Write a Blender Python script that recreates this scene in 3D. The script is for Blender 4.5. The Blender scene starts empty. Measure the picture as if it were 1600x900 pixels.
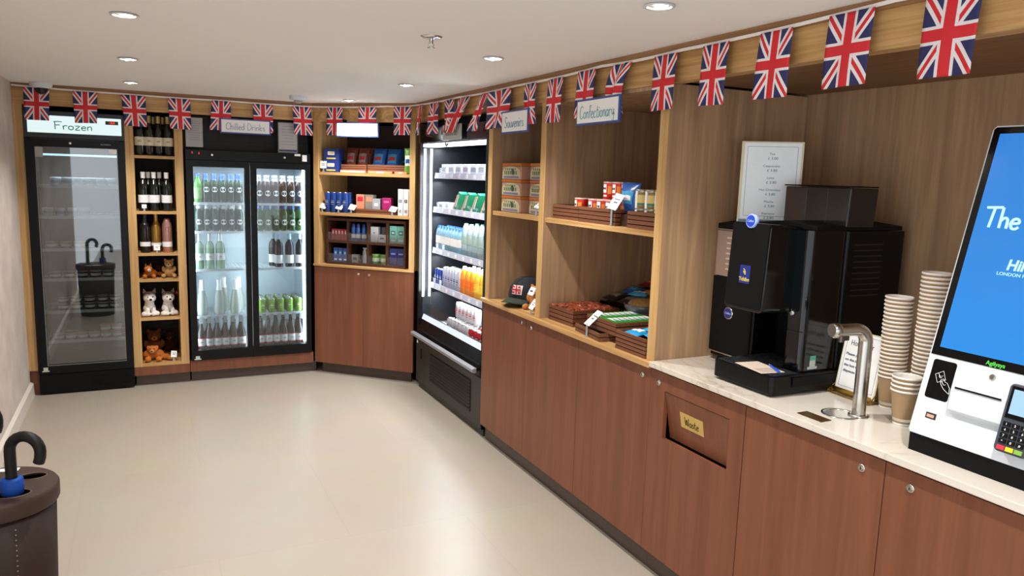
import bpy, math, random
from mathutils import Vector, Matrix
random.seed(7)
sc = bpy.context.scene
COL = sc.collection
PI = math.pi

# ---------------------------------------------------------------- camera
cam_d = bpy.data.cameras.new('camera'); cam = bpy.data.objects.new('camera', cam_d); COL.objects.link(cam)
cam_d.sensor_width = 36.0; cam_d.lens = 26.36; cam_d.clip_start = 0.02
M3 = Matrix(((0.897966129756368, 0.0366822345627862, -0.4385330585917672),
             (-0.4389573154144512, 0.1453100078616666, -0.8866800307092194),
             (0.031197837322956327, 0.9887059296285842, 0.14658540058152866)))
cam.matrix_world = Matrix.Translation((0, 0, 1.75)) @ M3.to_4x4()
sc.camera = cam

# ---------------------------------------------------------------- world, exposure
sc.view_settings.view_transform = 'Standard'; sc.view_settings.look = 'None'
sc.view_settings.gamma = 1; sc.view_settings.use_curve_mapping = False
sc.view_settings.exposure = 0.50
wd = bpy.data.worlds.new('world'); sc.world = wd; wd.use_nodes = True
wd.node_tree.nodes['Background'].inputs[0].default_value = (0.93, 0.97, 1.0, 1)
wd.node_tree.nodes['Background'].inputs[1].default_value = 1.4

CEIL = 2.305
WARM = (1.0, 0.965, 0.91)
DOWNLIGHTS = [(-0.04, 5.84), (-0.04, 4.57), (-0.035, 3.26), (-0.035, 1.95), (-0.035, 0.65), (-0.035, -0.65), (-0.035, -1.95),
              (1.48, 5.96), (1.52, 4.67), (1.515, 3.34), (1.50, 2.04), (1.50, 0.74), (1.50, -0.56), (1.50, -1.86)]
SPOT_W = 48.0

def lin(c):
    if isinstance(c, str):
        c = c.lstrip('#'); c = [int(c[i:i+2], 16)/255 for i in (0, 2, 4)]
    return tuple((v/12.92 if v <= 0.04045 else ((v+0.055)/1.055)**2.4) for v in c) + (1.0,)

# ---------------------------------------------------------------- materials
MATS = {}
def newmat(name):
    m = bpy.data.materials.new(name); m.use_nodes = True
    nt = m.node_tree; b = nt.nodes['Principled BSDF']
    MATS[name] = m
    return m, nt, b
def pmat(name, col, rough=0.5, metal=0.0, spec=0.5, trans=0.0, emit=0.0, var=0.0, coat=0.0, ecol=None, vscale=30):
    if name in MATS: return MATS[name]
    m, nt, b = newmat(name)
    c = lin(col)
    b.inputs['Base Color'].default_value = c
    b.inputs['Roughness'].default_value = rough; b.inputs['Metallic'].default_value = metal
    b.inputs['Specular IOR Level'].default_value = spec
    b.inputs['Transmission Weight'].default_value = trans
    b.inputs['Coat Weight'].default_value = coat
    if emit:
        b.inputs['Emission Color'].default_value = lin(ecol) if ecol else c; b.inputs['Emission Strength'].default_value = emit
    # every material gets a little procedural variation
    v = var if var else 0.04
    tc = nt.nodes.new('ShaderNodeTexCoord'); n = nt.nodes.new('ShaderNodeTexNoise'); n.inputs['Scale'].default_value = vscale
    nt.links.new(tc.outputs['Object'], n.inputs['Vector'])
    mx = nt.nodes.new('ShaderNodeMixRGB'); mx.blend_type = 'MIX'
    mx.inputs[1].default_value = tuple(x*(1-v) for x in c[:3])+(1,); mx.inputs[2].default_value = tuple(min(1, x*(1+v)) for x in c[:3])+(1,)
    nt.links.new(n.outputs['Fac'], mx.inputs[0]); nt.links.new(mx.outputs[0], b.inputs['Base Color'])
    return m
def wood(name, c1, c2, axis='Z', rough=0.45, dens=16, mul=0.35):
    m, nt, b = newmat(name)
    tc = nt.nodes.new('ShaderNodeTexCoord'); mp = nt.nodes.new('ShaderNodeMapping')
    s = {'X': (0.55, dens, dens), 'Y': (dens, 0.55, dens), 'Z': (dens, dens, 0.55)}[axis]
    mp.inputs['Scale'].default_value = s
    n = nt.nodes.new('ShaderNodeTexNoise'); n.inputs['Scale'].default_value = 1.6; n.inputs['Detail'].default_value = 8
    n.inputs['Roughness'].default_value = 0.6; n.inputs['Distortion'].default_value = 0.7
    r = nt.nodes.new('ShaderNodeValToRGB'); r.color_ramp.elements[0].position = 0.3; r.color_ramp.elements[1].position = 0.72
    r.color_ramp.elements[0].color = lin(c1); r.color_ramp.elements[1].color = lin(c2)
    n2 = nt.nodes.new('ShaderNodeTexNoise'); n2.inputs['Scale'].default_value = 6; n2.inputs['Detail'].default_value = 3
    mx = nt.nodes.new('ShaderNodeMixRGB'); mx.blend_type = 'MULTIPLY'; mx.inputs[0].default_value = mul
    r2 = nt.nodes.new('ShaderNodeValToRGB'); r2.color_ramp.elements[0].position = 0.35; r2.color_ramp.elements[0].color = (0.55, 0.5, 0.45, 1)
    r2.color_ramp.elements[1].position = 0.6; r2.color_ramp.elements[1].color = (1, 1, 1, 1)
    L = nt.links.new
    L(tc.outputs['Object'], mp.inputs['Vector']); L(mp.outputs[0], n.inputs['Vector']); L(mp.outputs[0], n2.inputs['Vector'])
    L(n.outputs['Fac'], r.inputs[0]); L(n2.outputs['Fac'], r2.inputs[0]); L(r.outputs[0], mx.inputs[1]); L(r2.outputs[0], mx.inputs[2])
    L(mx.outputs[0], b.inputs['Base Color'])
    b.inputs['Roughness'].default_value = rough; b.inputs['Specular IOR Level'].default_value = 0.35
    return m
def emis(name, col, s):
    m, nt, b = newmat(name)
    b.inputs['Base Color'].default_value = (0.02, 0.02, 0.02, 1)
    b.inputs['Emission Color'].default_value = lin(col); b.inputs['Emission Strength'].default_value = s
    return m
def glassmat(name, tint=(0.93, 0.97, 0.98), refl=0.10, rough=0.02, gain=1.0):
    m = bpy.data.materials.new(name); m.use_nodes = True; nt = m.node_tree; nt.nodes.clear()
    o = nt.nodes.new('ShaderNodeOutputMaterial'); t = nt.nodes.new('ShaderNodeBsdfTransparent'); g = nt.nodes.new('ShaderNodeBsdfGlossy')
    t.inputs[0].default_value = tint+(1,); g.inputs['Roughness'].default_value = rough
    lw = nt.nodes.new('ShaderNodeFresnel'); lw.inputs[0].default_value = 1.45
    ad = nt.nodes.new('ShaderNodeMath'); ad.operation = 'ADD'; ad.inputs[1].default_value = refl; ad.use_clamp = True
    mx = nt.nodes.new('ShaderNodeMixShader')
    mu = nt.nodes.new('ShaderNodeMath'); mu.operation = 'MULTIPLY'; mu.inputs[1].default_value = gain
    nt.links.new(lw.outputs[0], ad.inputs[0]); nt.links.new(ad.outputs[0], mu.inputs[0]); nt.links.new(mu.outputs[0], mx.inputs[0]); nt.links.new(t.outputs[0], mx.inputs[1]); nt.links.new(g.outputs[0], mx.inputs[2])
    nt.links.new(mx.outputs[0], o.inputs[0]); MATS[name] = m
    return m

OAKX = wood('oak_grain_along_x', '#ad8049', '#d8b17a', 'X')
OAKY = wood('oak_grain_along_y', '#ad8049', '#d8b17a', 'Y')
OAKZ = wood('oak_grain_upright', '#b88d58', '#d8b47c', 'Z')
VENEER = wood('brown_veneer', '#94745a', '#bf9c78', 'Z', rough=0.5, dens=11, mul=.25)
WALNUT = wood('walnut_door', '#6f412b', '#835039', 'Z', rough=0.42, dens=13, mul=.14)
KICK = pmat('bronze_kickplate', '#4f423b', 0.35, 0.35, var=0.1)
SLAT = wood('dark_slat_wood', '#5a3524', '#8f5d42', 'X', rough=0.5, dens=60)
SLATL = pmat('slat_groove', '#0e0806', 0.9, spec=.1)
BLACK = pmat('black_metal', '#060709', 0.33, spec=0.22)
BLACKM = pmat('black_matt', '#080809', 0.62, spec=.18)
GLOSSB = pmat('gloss_black', '#050608', 0.12, spec=0.45)
CHAR = pmat('charcoal_paint', '#26241f', 0.45)
WHITE = pmat('white_card', '#f2f2f2', 0.6)
WHITEP = pmat('white_plastic', '#d3d9df', 0.3)
STEEL = pmat('brushed_steel', '#c2c0bb', 0.22, 1.0)
CHROME = pmat('chrome', '#dcdcdc', 0.08, 1.0)
GOLD = pmat('brass', '#c9a452', 0.25, 1.0)
WIRE = pmat('white_wire', '#cfd6dc', 0.4)
INNERW = pmat('fridge_liner_white', '#c3d3dc', 0.4)
INNERG = pmat('freezer_liner_grey', '#6f6a64', 0.5)
INNERB = pmat('chiller_liner_black', '#0d1017', 0.5)
GLASS = glassmat('door_glass', (0.93, 0.97, 0.98), 0.02)
LIPG = glassmat('shelf_lip_glass', (0.97, 0.98, 0.99), -0.02, gain=.22)
GLASSF = glassmat('freezer_door_glass', (0.80, 0.84, 0.86), 0.11)
ACRY = glassmat('clear_acrylic', (0.96, 0.98, 0.99), 0.04)
BLUEB = pmat('blue_frame', '#3c4f93', 0.5)
LED = emis('led_strip', '#eef4ff', 5.0)
LEDL = emis('led_soft', '#e8f2ff', 3.0)

def ceiling_mat():
    m = pmat('ceiling_paint', '#eceae8', 0.9, var=0.015, vscale=1.2); return m
CEILM = ceiling_mat()
def wall_mat():
    m, nt, b = newmat('textured_wallcovering')
    tc = nt.nodes.new('ShaderNodeTexCoord'); n = nt.nodes.new('ShaderNodeTexNoise'); n.inputs['Scale'].default_value = 5; n.inputs['Detail'].default_value = 6
    r = nt.nodes.new('ShaderNodeValToRGB'); r.color_ramp.elements[0].position = .35; r.color_ramp.elements[1].position = .7
    r.color_ramp.elements[0].color = lin('#c4b8b0'); r.color_ramp.elements[1].color = lin('#d6ccc5')
    nt.links.new(tc.outputs['Object'], n.inputs['Vector']); nt.links.new(n.outputs[0], r.inputs[0]); nt.links.new(r.outputs[0], b.inputs['Base Color'])
    b.inputs['Roughness'].default_value = 0.75
    return m
WALLM = wall_mat()
def floor_mat():
    m, nt, b = newmat('porcelain_floor')
    tc = nt.nodes.new('ShaderNodeTexCoord'); mp = nt.nodes.new('ShaderNodeMapping'); mp.inputs['Rotation'].default_value = (0, 0, math.radians(0))
    mp.inputs['Location'].default_value = (0.35, 0.2, 0)
    br = nt.nodes.new('ShaderNodeTexBrick'); br.offset = 0.5
    br.inputs['Scale'].default_value = 1.0; br.inputs['Brick Width'].default_value = 1.2; br.inputs['Row Height'].default_value = 1.2
    br.inputs['Mortar Size'].default_value = 0.0022; br.inputs['Mortar Smooth'].default_value = 0.1
    br.inputs['Color1'].default_value = lin('#a0978a'); br.inputs['Color2'].default_value = lin('#a2998b'); br.inputs['Mortar'].default_value = lin('#9b9285')
    n = nt.nodes.new('ShaderNodeTexNoise'); n.inputs['Scale'].default_value = 2.5; n.inputs['Detail'].default_value = 5
    mx = nt.nodes.new('ShaderNodeMixRGB'); mx.blend_type = 'OVERLAY'; mx.inputs[0].default_value = 0.08
    L = nt.links.new
    L(tc.outputs['Object'], mp.inputs[0]); L(mp.outputs[0], br.inputs['Vector']); L(tc.outputs['Object'], n.inputs['Vector'])
    L(br.outputs['Color'], mx.inputs[1]); L(n.outputs['Color'], mx.inputs[2]); L(mx.outputs[0], b.inputs['Base Color'])
    b.inputs['Roughness'].default_value = 0.34; b.inputs['Specular IOR Level'].default_value = 0.45
    return m
FLOORM = floor_mat()
def marble_mat():
    m, nt, b = newmat('marble')
    tc = nt.nodes.new('ShaderNodeTexCoord'); n = nt.nodes.new('ShaderNodeTexNoise'); n.inputs['Scale'].default_value = 1.7; n.inputs['Detail'].default_value = 9
    n.inputs['Distortion'].default_value = 1.6; n.inputs['Roughness'].default_value = 0.62
    ab = nt.nodes.new('ShaderNodeMath'); ab.operation = 'SUBTRACT'; ab.inputs[1].default_value = 0.5
    a2 = nt.nodes.new('ShaderNodeMath'); a2.operation = 'ABSOLUTE'
    r = nt.nodes.new('ShaderNodeValToRGB'); e = r.color_ramp.elements
    e[0].position = 0.0; e[0].color = lin('#b9a894'); e[1].position = 0.020; e[1].color = lin('#d3c9bb')
    e2 = r.color_ramp.elements.new(0.2); e2.color = lin('#dcd6cd')
    L = nt.links.new
    L(tc.outputs['Object'], n.inputs['Vector']); L(n.outputs[0], ab.inputs[0]); L(ab.outputs[0], a2.inputs[0]); L(a2.outputs[0], r.inputs[0])
    n3 = nt.nodes.new('ShaderNodeTexNoise'); n3.inputs['Scale'].default_value = 2.2; n3.inputs['Detail'].default_value = 2; L(tc.outputs['Object'], n3.inputs['Vector'])
    r3 = nt.nodes.new('ShaderNodeValToRGB'); r3.color_ramp.elements[0].position = .50; r3.color_ramp.elements[1].position = .68; L(n3.outputs[0], r3.inputs[0])
    m3 = nt.nodes.new('ShaderNodeMixRGB'); m3.inputs[1].default_value = lin('#d8d1c6'); L(r3.outputs[0], m3.inputs[0]); L(r.outputs[0], m3.inputs[2]); L(m3.outputs[0], b.inputs['Base Color'])
    b.inputs['Roughness'].default_value = 0.15
    return m
MARBLE = marble_mat()

def mnode(nt, op, a, b=None):
    n = nt.nodes.new('ShaderNodeMath'); n.operation = op
    for i, v in enumerate((a, b)):
        if v is None: continue
        if isinstance(v, (int, float)): n.inputs[i].default_value = v
        else: nt.links.new(v, n.inputs[i])
    return n.outputs[0]
def flag_mat():
    m, nt, b = newmat('union_flag_cloth')
    uv = nt.nodes.new('ShaderNodeUVMap'); uv.uv_map = 'UVMap'
    sp = nt.nodes.new('ShaderNodeSeparateXYZ'); nt.links.new(uv.outputs[0], sp.inputs[0])
    F = lambda op, a, b=None: mnode(nt, op, a, b)
    X = F('MULTIPLY', F('SUBTRACT', sp.outputs[0], .5), 30.0); Y = F('MULTIPLY', F('SUBTRACT', sp.outputs[1], .5), 42.6)
    s1 = F('DIVIDE', F('SUBTRACT', F('MULTIPLY', X, 42.6), F('MULTIPLY', Y, 30.0)), 52.1)
    s2 = F('DIVIDE', F('ADD', F('MULTIPLY', X, 42.6), F('MULTIPLY', Y, 30.0)), 52.1)
    wd_ = F('LESS_THAN', F('MINIMUM', F('ABSOLUTE', s1), F('ABSOLUTE', s2)), 3.0)
    sg = F('SIGN', Y)
    a = F('MULTIPLY', s1, sg); c = F('MULTIPLY', F('MULTIPLY', s2, sg), -1.0)
    ra = F('MULTIPLY', F('GREATER_THAN', a, -1.0), F('LESS_THAN', a, 1.2)); rc = F('MULTIPLY', F('GREATER_THAN', c, -1.2), F('LESS_THAN', c, 1.0))
    rd = F('MAXIMUM', ra, rc)
    cr = F('MINIMUM', F('ABSOLUTE', X), F('ABSOLUTE', Y))
    wc = F('LESS_THAN', cr, 4.7); rcx = F('LESS_THAN', cr, 3.0)
    def mix(f, c1, c2):
        n = nt.nodes.new('ShaderNodeMixRGB'); nt.links.new(f, n.inputs[0])
        for i, v in ((1, c1), (2, c2)):
            if isinstance(v, tuple): n.inputs[i].default_value = v
            else: nt.links.new(v, n.inputs[i])
        return n.outputs[0]
    W = lin('#e6e0e2'); Rd = lin('#d0202c'); Bl = lin('#23265c')
    col = mix(wd_, Bl, W); col = mix(rd, col, Rd); col = mix(wc, col, W); col = mix(rcx, col, Rd)
    nt.links.new(col, b.inputs['Base Color']); b.inputs['Roughness'].default_value = 0.6
    return m
FLAGM = flag_mat()

# ---------------------------------------------------------------- mesh builder
def TM(loc=(0, 0, 0), rz=0.0, rx=0.0, ry=0.0):
    return Matrix.Translation(loc) @ Matrix.Rotation(rz, 4, 'Z') @ Matrix.Rotation(ry, 4, 'Y') @ Matrix.Rotation(rx, 4, 'X')
class MB:
    def __init__(s, T=None): s.v = []; s.f = []; s.m = []; s.sm = []; s.T = T; s.uv = {}
    def _add(s, vs, fs, mi=0, smooth=False, T=None):
        o = len(s.v)
        T2 = (s.T @ T if s.T is not None else T) if T is not None else s.T
        for p in vs:
            p = Vector(p)
            if T2 is not None: p = T2 @ p
            s.v.append(tuple(p))
        for f in fs: s.f.append(tuple(i+o for i in f)); s.m.append(mi); s.sm.append(smooth)
        return s
    def box(s, x0, x1, y0, y1, z0, z1, mi=0, T=None):
        if x0 > x1: x0, x1 = x1, x0
        if y0 > y1: y0, y1 = y1, y0
        if z0 > z1: z0, z1 = z1, z0
        return s._add([(x0,y0,z0),(x1,y0,z0),(x1,y1,z0),(x0,y1,z0),(x0,y0,z1),(x1,y0,z1),(x1,y1,z1),(x0,y1,z1)],
               [(0,3,2,1),(4,5,6,7),(0,1,5,4),(1,2,6,5),(2,3,7,6),(3,0,4,7)], mi, T=T)
    def prism(s, poly, a, b, axis='Z', mi=0, T=None):
        n = len(poly)
        def P(p, h): return {'Z': (p[0], p[1], h), 'Y': (p[0], h, p[1]), 'X': (h, p[0], p[1])}[axis]
        area = sum(poly[i][0]*poly[(i+1) % n][1]-poly[(i+1) % n][0]*poly[i][1] for i in range(n))
        flip = (area < 0) != (axis == 'Y')
        vs = [P(p, a) for p in poly]+[P(p, b) for p in poly]
        fs = [tuple(range(n-1, -1, -1)), tuple(range(n, 2*n))]+[(i, (i+1) % n, (i+1) % n+n, i+n) for i in range(n)]
        if flip != (a > b): fs = [tuple(reversed(f)) for f in fs]
        return s._add(vs, fs, mi, T=T)
    def lathe(s, prof, n=16, c=(0, 0, 0), mi=0, T=None, sx=1.0, sy=1.0, smooth=True, cap=True):
        vs = []; fs = []
        k = len(prof)
        for r, z in prof:
            for i in range(n):
                a = 2*PI*i/n; vs.append((c[0]+r*sx*math.cos(a), c[1]+r*sy*math.sin(a), c[2]+z))
        for j in range(k-1):
            for i in range(n):
                i2 = (i+1) % n; fs.append((j*n+i, j*n+i2, (j+1)*n+i2, (j+1)*n+i))
        s._add(vs, fs, mi, smooth, T)
        if cap:
            s._add([vs[i] for i in range(n)], [tuple(range(n-1, -1, -1))], mi, False, T)
            s._add([vs[(k-1)*n+i] for i in range(n)], [tuple(range(n))], mi, False, T)
        return s
    def tube(s, pts, r, n=8, mi=0, T=None, cap=True, smooth=True):
        pts = [Vector(p) for p in pts]; k = len(pts)
        rr = r if isinstance(r, (list, tuple)) else [r]*k
        vs = []; fs = []; up = None
        for j, p in enumerate(pts):
            d = (pts[min(j+1, k-1)]-pts[max(j-1, 0)])
            if d.length < 1e-9: d = Vector((0, 0, 1))
            d.normalize()
            if up is None:
                up = d.orthogonal().normalized()
            else:
                up = (up - d*up.dot(d))
                up = up.normalized() if up.length > 1e-6 else d.orthogonal().normalized()
            sd = d.cross(up)
            for i in range(n):
                a = 2*PI*i/n; vs.append(tuple(p+(up*math.cos(a)+sd*math.sin(a))*rr[j]))
        for j in range(k-1):
            for i in range(n):
                i2 = (i+1) % n; fs.append((j*n+i, j*n+i2, (j+1)*n+i2, (j+1)*n+i))
        s._add(vs, fs, mi, smooth, T)
        if cap:
            s._add([vs[i] for i in range(n)], [tuple(range(n-1, -1, -1))], mi, False, T)
            s._add([vs[(k-1)*n+i] for i in range(n)], [tuple(range(n))], mi, False, T)
        return s
    def ball(s, c, r, n=14, mi=0, T=None, sc_=(1, 1, 1)):
        k = max(6, n//2+2)
        prof = [(max(1e-4, math.sin(PI*j/(k-1))), -math.cos(PI*j/(k-1))) for j in range(k)]
        vs = []; fs = []
        for a_, z in prof:
            for i in range(n):
                a = 2*PI*i/n; vs.append((c[0]+r*sc_[0]*a_*math.cos(a), c[1]+r*sc_[1]*a_*math.sin(a), c[2]+r*sc_[2]*z))
        for j in range(k-1):
            for i in range(n):
                i2 = (i+1) % n; fs.append((j*n+i, j*n+i2, (j+1)*n+i2, (j+1)*n+i))
        return s._add(vs, fs, mi, True, T)
    def quad(s, a, b, c, d, mi=0, T=None): return s._add([a, b, c, d], [(0, 1, 2, 3)], mi, T=T)
    def mesh(s, name, mats):
        me = bpy.data.meshes.new(name); me.from_pydata(s.v, [], s.f)
        for m in (mats if isinstance(mats, (list, tuple)) else [mats]): me.materials.append(m)
        me.polygons.foreach_set('material_index', s.m); me.polygons.foreach_set('use_smooth', s.sm)
        me.update(); return me
    def build(s, name, mats, parent=None, bevel=0.0, seg=2):
        o = bpy.data.objects.new(name, s.mesh(name, mats)); COL.objects.link(o)
        if parent is not None: o.parent = parent
        if bevel:
            b = o.modifiers.new('bevel', 'BEVEL'); b.width = bevel; b.segments = seg; b.limit_method = 'ANGLE'; b.angle_limit = math.radians(40)
        return o
def struct(o): o['kind'] = 'structure'; return o
def tag(o, label, cat, group=None, kind=None):
    o['label'] = label; o['category'] = cat
    if group: o['group'] = group
    if kind: o['kind'] = kind
    return o
def thing(name, label, cat, loc=(0, 0, 0), rz=0.0, group=None):
    o = bpy.data.objects.new(name, None); COL.objects.link(o); o.empty_display_size = 0.05
    o.location = loc; o.rotation_euler = (0, 0, rz)
    return tag(o, label, cat, group)
def dup(root, loc, rz=0.0, label=None, group=None, rx=0.0, scale=None):
    c = root.copy(); COL.objects.link(c); c.location = loc; c.rotation_euler = (rx, 0, rz)
    if scale: c.scale = (scale,)*3
    if label: c['label'] = label
    if group: c['group'] = group
    for ch in KIDS(root):
        k = ch.copy(); COL.objects.link(k); k.parent = c
        for g in KIDS(ch):
            q = g.copy(); COL.objects.link(q); q.parent = k
    return c
def KIDS(o): return list(o.children)
class Kit:
    """first use places the prototype itself, later uses copy it"""
    def __init__(s, maker): s.maker = maker; s.root = None
    def put(s, loc, rz, label, group=None, rx=0.0, scale=None):
        if s.root is None:
            s.root = s.maker(); r = s.root
            r.location = loc; r.rotation_euler = (rx, 0, rz); r['label'] = label
            if scale: r.scale = (scale,)*3
            if group: r['group'] = group
            elif 'group' in r: del r['group']
            return r
        return dup(s.root, loc, rz, label, group, rx, scale)
def area(name, loc, rot, size, power, col=(1, 1, 1), size_y=None, spread=None):
    l = bpy.data.lights.new(name, 'AREA'); l.energy = power; l.color = col; l.size = size
    if size_y: l.shape = 'RECTANGLE'; l.size_y = size_y
    if spread: l.spread = spread
    o = bpy.data.objects.new(name, l); COL.objects.link(o); o.location = loc; o.rotation_euler = rot; return o

# ---------------------------------------------------------------- writing
def text_mesh(txt, size, align='CENTER', shear=0.0, sx=1.0, ext=0.0004, bold=0.0):
    c = bpy.data.curves.new('t', 'FONT'); c.body = txt; c.size = size; c.align_x = align; c.align_y = 'CENTER'; c.shear = shear
    c.extrude = ext; c.offset = bold; c.resolution_u = 3
    o = bpy.data.objects.new('t', c); COL.objects.link(o)
    me = bpy.data.meshes.new_from_object(o)
    bpy.data.objects.remove(o); bpy.data.curves.remove(c)
    return [tuple((v.co.x*sx, v.co.y, v.co.z)) for v in me.vertices], [tuple(p.vertices) for p in me.polygons]
def put_text(mb, txt, size, T, mi=0, **k):
    vs, fs = text_mesh(txt, size, **k); mb._add(vs, fs, mi, T=T)
G = {  # hand-drawn stroke letters: advance, strokes
 'F': (.62, [[(.1,0),(.1,.98)],[(.0,.95),(.3,1.0),(.6,.97)],[(.1,.55),(.45,.57)]]),
 'r': (.42, [[(.06,.5),(.1,.0)],[(.08,.35),(.2,.5),(.38,.48)]]),
 'o': (.48, [[(.22,.5),(.07,.4),(.05,.15),(.2,.0),(.36,.12),(.38,.38),(.22,.5)]]),
 'z': (.46, [[(.05,.5),(.38,.5),(.06,.02),(.4,.02)]]),
 'e': (.44, [[(.05,.26),(.36,.3),(.3,.48),(.14,.46),(.05,.25),(.12,.03),(.26,.0),(.38,.1)]]),
 'n': (.46, [[(.07,.5),(.07,0)],[(.07,.36),(.2,.5),(.34,.44),(.36,0)]]),
 'm': (.62, [[(.07,.5),(.07,0)],[(.07,.38),(.18,.5),(.29,.42),(.3,0)],[(.3,.38),(.42,.5),(.52,.42),(.53,0)]]),
 'C': (.62, [[(.55,.85),(.35,1.0),(.12,.8),(.05,.4),(.15,.05),(.35,.0),(.55,.15)]]),
 'h': (.46, [[(.07,1.0),(.07,0)],[(.07,.34),(.2,.5),(.34,.42),(.36,0)]]),
 'i': (.2, [[(.08,.5),(.08,0)],[(.08,.7),(.1,.76)]]),
 'l': (.22, [[(.09,1.0),(.09,.02),(.14,0)]]),
 'd': (.5, [[(.38,.4),(.2,.5),(.06,.3),(.1,.03),(.28,.02),(.38,.2)],[(.38,1.0),(.38,0)]]),
 'D': (.62, [[(.1,0),(.1,1.0),(.4,.9),(.55,.55),(.45,.12),(.1,0)]]),
 'k': (.46, [[(.07,1.0),(.07,0)],[(.36,.5),(.08,.22),(.38,0)]]),
 's': (.4, [[(.32,.46),(.14,.48),(.08,.34),(.3,.18),(.24,.02),(.06,.04)]]),
 'S': (.6, [[(.5,.86),(.3,1.0),(.1,.82),(.22,.55),(.45,.35),(.4,.08),(.15,.0),(.03,.14)]]),
 'u': (.46, [[(.06,.5),(.08,.08),(.22,.0),(.34,.12),(.36,.5)],[(.36,.5),(.38,0)]]),
 'v': (.44, [[(.04,.5),(.18,0),(.38,.52)]]),
 'c': (.42, [[(.34,.42),(.18,.5),(.06,.3),(.1,.04),(.24,.0),(.36,.1)]]),
 't': (.4, [[(.18,.85),(.16,.08),(.26,0),(.34,.06)],[(.02,.55),(.34,.58)]]),
 'f': (.36, [[(.36,.92),(.22,1.0),(.16,.8),(.16,0)],[(.04,.5),(.32,.52)]]),
 'a': (.46, [[(.34,.44),(.18,.5),(.05,.3),(.1,.03),(.24,.02),(.34,.2)],[(.35,.5),(.38,0)]]),
 'y': (.44, [[(.05,.5),(.08,.2),(.2,.12),(.34,.3)],[(.36,.5),(.34,-.25),(.2,-.4),(.08,-.3)]]),
 'W': (.8, [[(.03,1.0),(.18,0),(.38,.8),(.56,0),(.76,1.0)]]),
 'T': (.62, [[(.0,.98),(.66,1.02)],[(.34,1.0),(.26,0)]]),
 'H': (.6, [[(.08,1.0),(.06,0)],[(.5,1.0),(.48,0)],[(.06,.5),(.5,.54)]]),
 'N': (.62, [[(.08,0),(.08,1.0),(.5,0),(.5,1.0)]]),
 'g': (.46, [[(.34,.42),(.18,.5),(.05,.3),(.12,.06),(.3,.1),(.35,.3)],[(.36,.5),(.34,-.25),(.2,-.38),(.06,-.3)]]),
 'w': (.58, [[(.04,.5),(.14,0),(.27,.4),(.38,0),(.50,.52)]]),
 ' ': (.34, []),
}
def smooth_pts(p, k=4):
    if len(p) < 3: return p
    q = []
    for i in range(len(p)-1):
        p0 = p[max(i-1, 0)]; p1 = p[i]; p2 = p[i+1]; p3 = p[min(i+2, len(p)-1)]
        for j in range(k):
            t = j/k
            q.append(tuple(0.5*((2*p1[d])+(-p0[d]+p2[d])*t+(2*p0[d]-5*p1[d]+4*p2[d]-p3[d])*t*t+(-p0[d]+3*p1[d]-3*p2[d]+p3[d])*t*t*t) for d in (0, 1)))
    q.append(p[-1]); return q
def hand_text(mb, txt, h, width, T, r=0.0016, mi=0):
    """drawn in local XY, centred; h = capital height, width = overall width"""
    w = sum(G[c][0] for c in txt); sx = width/(w*1.0); x = -width/2
    for c in txt:
        adv, st = G[c]
        for s_ in st:
            pts = smooth_pts(s_)
            mb.tube([(x+p[0]*sx, (p[1]-.45)*h, 0) for p in pts], r, 5, mi, T=T)
        x += adv*sx
STAND = Matrix.Rotation(PI/2, 4, 'X')   # local XY writing -> upright, facing local -Y

# ================================================================ lights of the room
def make_downlight():
    t = thing('downlight', 'x', 'ceiling light')
    MB().lathe([(.038, 0.0), (.050, -.003), (.050, -.006), (.040, -.007), (.037, -.002)], 28, cap=False).build('trim_ring', WHITEP, t)
    MB().lathe([(.0375, -.001), (.0375, .0), (.001, .0)], 24, cap=False).build('lamp_well', pmat('lamp_well_grey', '#4a4744', .6), t)
    b = MB(TM((.009, 0, -.008), 0, 0, math.radians(-16))).lathe([(.001, 0), (.019, 0), (.025, .004), (.024, .007)], 20).build('lamp', LAMPM, t)
    return t
LAMPM = emis('lamp_glow', '#fff1de', 26.0)
DK = Kit(make_downlight)
dl_lab = {(-0.04, 5.84): 'farthest left-row downlight, just in front of the flag bunting over the wine shelves', (-0.04, 4.57): 'middle downlight of the left row, between the nearest and the farthest',
          (-0.035, 3.26): 'nearest glaring downlight in the left half of the white ceiling', (1.48, 5.96): 'small dim downlight farthest back above the blank white sign',
          (1.52, 4.67): 'downlight in the ceiling in front of the open drinks chiller', (1.515, 3.34): 'downlight in the ceiling above the souvenirs shelf bay', (1.50, 2.04): 'large downlight at the top edge of the photo, right row'}
for i, (x, y) in enumerate(DOWNLIGHTS):
    lab = dl_lab.get((x, y))
    if y > 1.0 and lab:
        DK.put((x, y, CEIL - .0005), (0.3 if x < 0 else -0.6), lab, 'recessed ceiling downlights')
    else:
        DK.put((x, y, CEIL - .0005), 0.0, 'recessed ceiling downlight behind the camera, %s row' % ('left' if x < 0 else 'right'), 'recessed ceiling downlights')
    l = bpy.data.lights.new('downlight_beam', 'SPOT'); l.energy = SPOT_W; l.color = WARM; l.spot_size = math.radians(118); l.spot_blend = 0.75
    l.shadow_soft_size = 0.03
    o = bpy.data.objects.new('downlight_beam', l); COL.objects.link(o); o.location = (x, y, CEIL - .03)

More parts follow.
